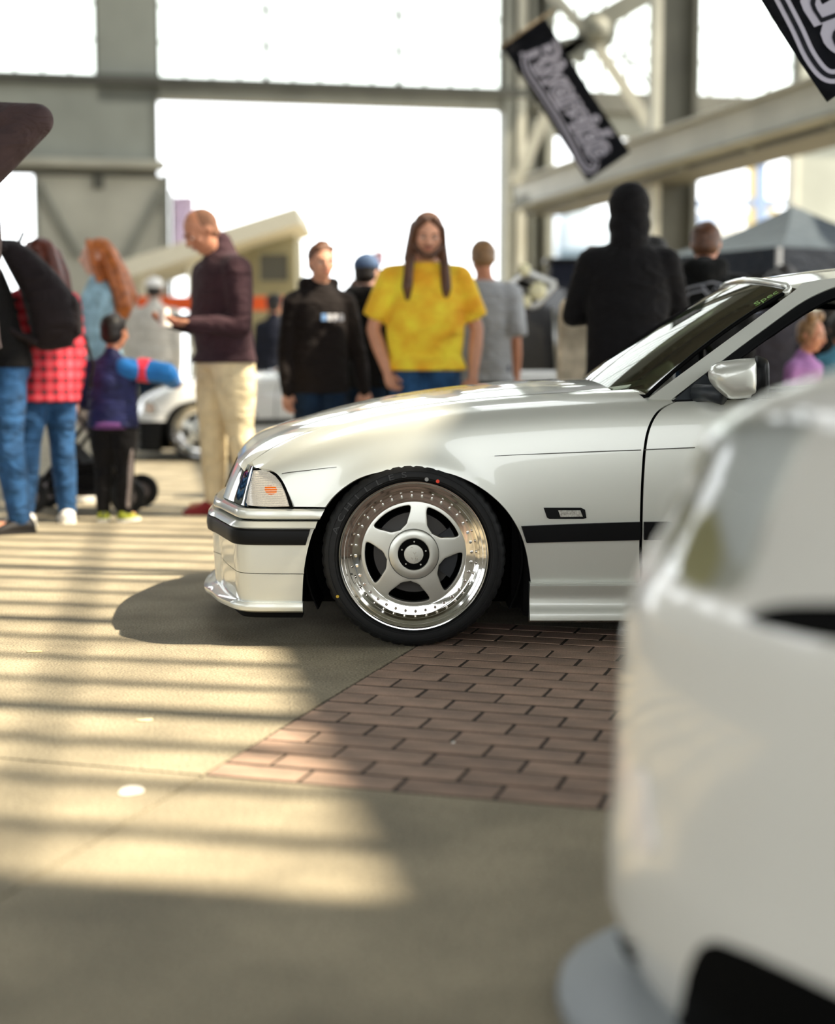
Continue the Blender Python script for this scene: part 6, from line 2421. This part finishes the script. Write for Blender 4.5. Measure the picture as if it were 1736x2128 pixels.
def banner(label, px_tl, px_bl, wfac, Y, dY, cords):
    """px_tl, px_bl: ends of the long edge; the short edge stands square to it"""
    A_ = at(*px_tl, Y); B_ = at(*px_bl, Y + dY)
    e1 = (B_ - A_); L = e1.length; e1.normalize()
    nf = Vector((0, -1, 0)); e2 = nf.cross(e1) * 1; e2.normalize()
    if e2.x < 0: e2 = -e2
    nn = e1.cross(e2).normalized()
    if nn.y > 0: nn = -nn
    Wd = L * wfac
    t = thing('banner', label, 'banner', A_)
    NU, NV = 30, 10
    bm = bmesh.new()
    wave = lambda x, y: nn * (.018 * L * math.sin(3.2 * x / L * math.pi * .6 + 1.2 * y / Wd))
    grid = [[bm.verts.new(e1 * (L * i / NU) + e2 * (Wd * j / NV) + wave(L * i / NU, Wd * j / NV)) for j in range(NV + 1)] for i in range(NU + 1)]
    for i in range(NU):
        for j in range(NV): bm.faces.new((grid[i][j], grid[i + 1][j], grid[i + 1][j + 1], grid[i][j + 1]))
    bmesh.ops.solidify(bm, geom=bm.faces[:], thickness=.004)
    bmob('banner_cloth', bm, m_banner, t, smooth=True)
    def place(me, x0, y0, lift):
        for v in me.vertices:
            x, y, z = v.co.x + x0, v.co.y + y0, v.co.z
            # gentle climb of the script along the cloth
            v.co = e1 * x + e2 * y + wave(x, y) + nn * (lift + z)
    sz = L * .245
    for off, lift, m in ((.0165 * L, .006, m_bgrey), (-.004 * L, .009, m_banner)):
        me = text_mesh('Riverside', sz, shear=.28, extrude=.0008, offset=off, spacing=.93)
        xs_ = [v.co.x for v in me.vertices]; w0 = max(xs_) - min(xs_)
        k = .84 * L / (w0 if off < 0 else w0)
        for v in me.vertices:
            v.co.x *= k
            f_ = (v.co.x / L + .5)
            v.co.y *= 1.05 + .35 * max(0, .25 - f_) * 4
        bmx = bmesh.new(); bmx.from_mesh(me); bmesh.ops.subdivide_edges(bmx, edges=[e for e in bmx.edges if e.calc_length() > .03 * L], cuts=2); bmx.to_mesh(me); bmx.free()
        place(me, L * .50, Wd * .56, lift)
        meshob('lettering_outline' if off > 0 else 'lettering', me, m, t)
    # swash under the word
    for rad, lift, m, sh in ((.020, .005, m_bgrey, 0), (.007, .007, m_banner, .0)):
        bm = bmesh.new()
        pts = [(.12, .30), (.16, .20), (.24, .15), (.4, .165), (.6, .17), (.76, .14), (.86, .10), (.93, .12), (.955, .22), (.93, .34)]
        cur = [tuple(p) for p in bezier_smooth(pts, 5)]
        prev = None
        vs2 = []
        for i, p in enumerate(cur):
            a, b = cur[max(i - 1, 0)], cur[min(i + 1, len(cur) - 1)]
            dx, dy = (b[0] - a[0]) * L, (b[1] - a[1]) * Wd
            q = math.hypot(dx, dy); ox, oy = -dy / q, dx / q
            x, y = p[0] * L, p[1] * Wd
            vs2.append([bm.verts.new(e1 * (x + s * ox * rad * L) + e2 * (y + s * oy * rad * L) + wave(x, y) + nn * lift) for s in (-1, 1)])
        for a, b in zip(vs2, vs2[1:]): bm.faces.new((a[0], a[1], b[1], b[0]))
        bmob('swash_outline' if rad > .01 else 'swash', bm, m, t)
    bm = bmesh.new(); add_tube(bm, [e2 * (-.06 * Wd) - e1 * .012, e2 * (Wd * 1.25) - e1 * .012], .013, 8)
    rod = bmob('hanging_rod', bm, mat('wooden_rod', (150, 132, 104), .6), t, smooth=True)
    for f_ in cords:
        p0 = e2 * (Wd * f_) - e1 * .012
        bm = bmesh.new(); add_tube(bm, [p0, Vector((p0.x, p0.y, TOP - A_.z))], .004, 5); bmob('cord', bm, mat('cord_grey', (120, 118, 110), .8), t)
    return t


banner('black banner with grey-outlined Riverside script hung aslant before the steel bracing', (1044, 99), (1222, 377), .325, 13.0, .15, (0.0, 1.2))
banner('nearer black script banner cut off by the top right corner', (1329, -404), (1720, 212), .325, 5.9, .05, (0.0, 1.2))

# ------------------------------------------------------------------ canopy tent, kiosk, flags and stalls beyond
tent = thing('canopy_tent', 'slate grey pop-up canopy tent beyond the coupe roof', 'tent', (at(1640, 760, 17.5).x, 17.5, 0), math.radians(28))
m_tent = cloth('tent_cloth', (54, 64, 72), .6, noise=.05)
pk, ev, hw = .88 + 328 / 180, .88 + 214 / 180, 1.5
bm = bmesh.new()
N = 10
for q in range(4):
    a0, a1 = math.pi / 4 + q * math.pi / 2, math.pi / 4 + (q + 1) * math.pi / 2
    g_ = []
    for i in range(N + 1):
        f = i / N
        z = ev + (pk - ev) * (1 - f) ** 1.7
        p0 = Vector((math.cos(a0) * hw * 1.414 * f, math.sin(a0) * hw * 1.414 * f, z)); p1 = Vector((math.cos(a1) * hw * 1.414 * f, math.sin(a1) * hw * 1.414 * f, z))
        g_.append([bm.verts.new(p0.lerp(p1, j / 4)) for j in range(5)])
    for i in range(N):
        for j in range(4): bm.faces.new((g_[i][j], g_[i][j + 1], g_[i + 1][j + 1], g_[i + 1][j]))
bmesh.ops.remove_doubles(bm, verts=bm.verts, dist=1e-4)
bmob('canopy', bm, m_tent, tent, smooth=True, angle=25)
for q in range(4):
    a0, a1 = math.pi / 4 + q * math.pi / 2, math.pi / 4 + (q + 1) * math.pi / 2
    p0, p1 = [Vector((math.cos(a) * hw * 1.414, math.sin(a) * hw * 1.414, ev)) for a in (a0, a1)]
    bm = bmesh.new(); add_beam(bm, p0 + Vector((0, 0, -.12)), p1 + Vector((0, 0, -.12)), .01, .26); bmob('valance', bm, cloth('valance_dark', (30, 36, 46)), tent)
    bm = bmesh.new(); add_beam(bm, Vector((p0.x, p0.y, 0)), p0, .04, .04, up=(0, 1, 0)); bmob('leg', bm, mat('tent_leg', (150, 150, 150), .4, .6), tent)

kio = thing('kiosk', 'khaki kiosk with a sloping cream roof slab and a dark window, in the great doorway', 'kiosk', (at(520, 760, 24).x, 24, 0))
KL = Vector(kio.location)
m_kroof = mat('cream_roof', (214, 208, 186), .6, noise=.06)
m_kwall = mat('khaki_wall', (146, 138, 104), .7, noise=.08)
bm = bmesh.new(); add_beam(bm, at(236, 586, 24) - KL, at(634, 462, 24) - KL, 2.4, .26, up=(0, 0, 1)); bmob('roof_slab', bm, m_kroof, kio)
bm = bmesh.new()
a, b, c, d = at(470, 530, 24), at(612, 486, 24), at(622, 870, 24), at(470, 870, 24)
a.z = min(a.z, a.z); c.z = d.z = 0
add_loft(bm, [[p - KL for p in (a, b, c, d)], [p - KL + Vector((0, 1.6, 0)) for p in (a, b, c, d)]])
bmob('wall', bm, m_kwall, kio)
bm = bmesh.new(); p0, p1 = at(540, 585, 23.97) - KL, at(600, 528, 23.97) - KL
add_box(bm, (p0.x, p0.y - .03, p0.z), (p1.x, p0.y + .05, p1.z)); kw = bmob('window', bm, mat('kiosk_window', (70, 68, 56), .5), kio)
bm = bmesh.new()
for (x0, z0, x1, z1) in ((p0.x - .05, p0.z - .05, p1.x + .05, p0.z), (p0.x - .05, p1.z, p1.x + .05, p1.z + .05), (p0.x - .05, p0.z, p0.x, p1.z), (p1.x, p0.z, p1.x + .05, p1.z)): add_box(bm, (x0, p0.y - .06, z0), (x1, p0.y + .02, z1))
bmob('window_frame', bm, m_kwall, kw)
for px in (300, 400):
    bm = bmesh.new(); p = at(px, 760, 23.2) - KL; add_beam(bm, (p.x, p.y, 0), (p.x, p.y, at(px, 572 if px == 300 else 540, 24).z), .1, .1, up=(0, 1, 0)); bmob('post', bm, m_kroof, kio)


def flag(label, px0, py0, px1, py1, Y, rgb):
    a, b = at(px0, py0, Y), at(px1, py1, Y)
    t = thing('flag', label, 'flag', (a.x, Y, 0))
    bm = bmesh.new()
    g_ = [[bm.verts.new(((b.x - a.x) * i / 6, .04 * math.sin(i * 1.1 + j * .4), a.z + (b.z - a.z) * j / 10)) for j in range(11)] for i in range(7)]
    for i in range(6):
        for j in range(10): bm.faces.new((g_[i][j], g_[i + 1][j], g_[i + 1][j + 1], g_[i][j + 1]))
    bmesh.ops.solidify(bm, geom=bm.faces[:], thickness=.01)
    bmob('flag_cloth', bm, cloth('flag_%d' % px0, rgb, .7), t, smooth=True)
    bm = bmesh.new(); add_tube(bm, [(0, 0, 0), (0, 0, max(a.z, b.z) + .1)], .025, 8); bmob('pole', bm, m_steel, t)


flag('pale purple flag at the doorway edge behind the man in the plum jacket', 357, 408, 404, 518, 28.0, (222, 206, 224))
flag('small pink flag above the blue cap in the doorway', 778, 520, 800, 552, 26.0, (226, 196, 206))

ob = thing('banner_barrier', 'orange banner barrier strung behind the crowd', 'barrier', (at(440, 760, 20).x, 20, 0))
L0 = Vector(ob.location)
p0, p1 = at(286, 645, 20) - L0, at(612, 616, 20) - L0
bm = bmesh.new(); add_box(bm, (p0.x, -.02, p0.z), (p1.x, .02, p1.z)); bmob('banner_strip', bm, cloth('orange_vinyl', (224, 92, 40), .5), ob)
for f in (0, .33, .66, 1):
    x = p0.x + (p1.x - p0.x) * f
    bm = bmesh.new(); add_tube(bm, [(x, .04, 0), (x, .04, p1.z + .05)], .03, 8); bmob('post', bm, m_steel, ob)


def van(label, px0, px1, pytop, Y, rgb, depth=2.0, name='van'):
    a, b = at(px0, pytop, Y), at(px1, pytop, Y)
    t = thing(name, label, 'van', ((a.x + b.x) / 2, Y + depth / 2, 0))
    w = (b.x - a.x) / 2; H_ = a.z
    m = mat('van_%d' % px0, rgb, .4, coat=.6)
    bm = bmesh.new(); rings = []
    for z, k, kd in ((.35, .98, .98), (.6, 1, 1), (H_ * .55, 1, 1), (H_ * .78, .96, .94), (H_ * .93, .88, .88), (H_, .70, .78)):
        rings.append([(math.copysign(abs(math.cos(q)) ** .35, math.cos(q)) * w * k, math.copysign(abs(math.sin(q)) ** .35, math.sin(q)) * depth / 2 * kd, z) for q in [2 * math.pi * j / 32 for j in range(32)]])
    add_loft(bm, rings); bmob('van_body', bm, m, t, smooth=True, angle=50)
    bm = bmesh.new(); add_box(bm, (-w * .8, -depth / 2 * .99 - .01, H_ * .58), (w * .8, -depth / 2 * .9, H_ * .80), None, .03); bmob('side_window', bm, mat('van_glass', (120, 140, 160), .1), t)
    for sx in (-.62, .62):
        for sy in (-1, 1):
            bm = bmesh.new(); add_lathe(bm, [(0, -.1), (.24, -.1), (.33, -.08), (.33, .08), (.24, .1), (0, .1)], 24, Matrix.Translation((sx * w, sy * (depth / 2 - .12), .33))); bmob('wheel', bm, m_rubber, t, smooth=True, angle=30)


van('white van outside, seen between the column and the tent', 1432, 1580, 462, 38, (226, 228, 230), 2.2)
van('pale blue van outside, seen left of the hooded figure', 1150, 1290, 436, 39, (196, 212, 230), 2.2)
db = thing('pop_up_counter', 'dark navy cloth-covered counter right of the black coupe grille', 'counter', (at(1178, 760, 19).x, 19, 0))
bm = bmesh.new(); p0, p1 = at(1140, 600, 19), at(1215, 546, 19)
add_box(bm, (p0.x - db.location.x, -.3, 0), (p1.x - db.location.x, .3, p1.z), None, .04); bmob('cloth_cover', bm, m_navy, db)
bm = bmesh.new(); add_box(bm, (p0.x - db.location.x - .05, -.35, p1.z), (p1.x - db.location.x + .05, .35, p1.z + .04), None, .01); bmob('counter_top', bm, m_blackplastic, db)

# harbour side seen through the right bay
cr = thing('harbour_crane', 'pale blue and yellow crane legs outside the right bay', 'crane', (at(1590, 760, 70).x, 70, 0))
R0 = Vector(cr.location)
m_crane = mat('crane_blue', (120, 138, 168), .6); m_cranay = mat('crane_yellow', (196, 170, 96), .6)
for nm, a, b, w_, m in (('leg', (1580, 800), (1580, 285), .5, m_crane), ('leg', (1562, 800), (1562, 300), .3, m_cranay), ('crossbeam', (1440, 424), (1650, 420), .35, m_crane), ('crossbeam', (1575, 300), (1660, 300), .8, m_crane), ('leg', (1655, 800), (1655, 290), .4, m_crane), ('strut', (1580, 420), (1655, 470), .25, m_cranay)):
    bm = bmesh.new(); p, q2 = at(*a, 70) - R0, at(*b, 70) - R0
    p.z = max(p.z, 0); add_beam(bm, p, q2, w_, w_, up=(0, 1, 0)); bmob(nm, bm, m, cr)
wh_ = thing('warehouse', 'long pale warehouse across the yard, seen through the right bay', 'building', (at(1400, 760, 85).x, 85, 0))
R0 = Vector(wh_.location)
bm = bmesh.new(); p, q2 = at(1150, 760, 85) - R0, at(1750, 455, 85) - R0
add_box(bm, (p.x, 0, 0), (q2.x, 6, q2.z)); bmob('wall', bm, mat('warehouse_wall', (150, 164, 186), .7), wh_)
for k in range(9):
    x = p.x + (q2.x - p.x) * (k + .5) / 9
    bm = bmesh.new(); add_box(bm, (x - .6, -.15, q2.z * .45), (x + .6, .05, q2.z * .8)); bmob('window', bm, mat('warehouse_window', (110, 128, 150), .3), wh_)
bm = bmesh.new(); add_box(bm, (p.x - .5, -.5, q2.z), (q2.x + .5, 6.5, q2.z + .4)); bmob('roof', bm, mat('warehouse_roof', (170, 176, 186), .6), wh_)
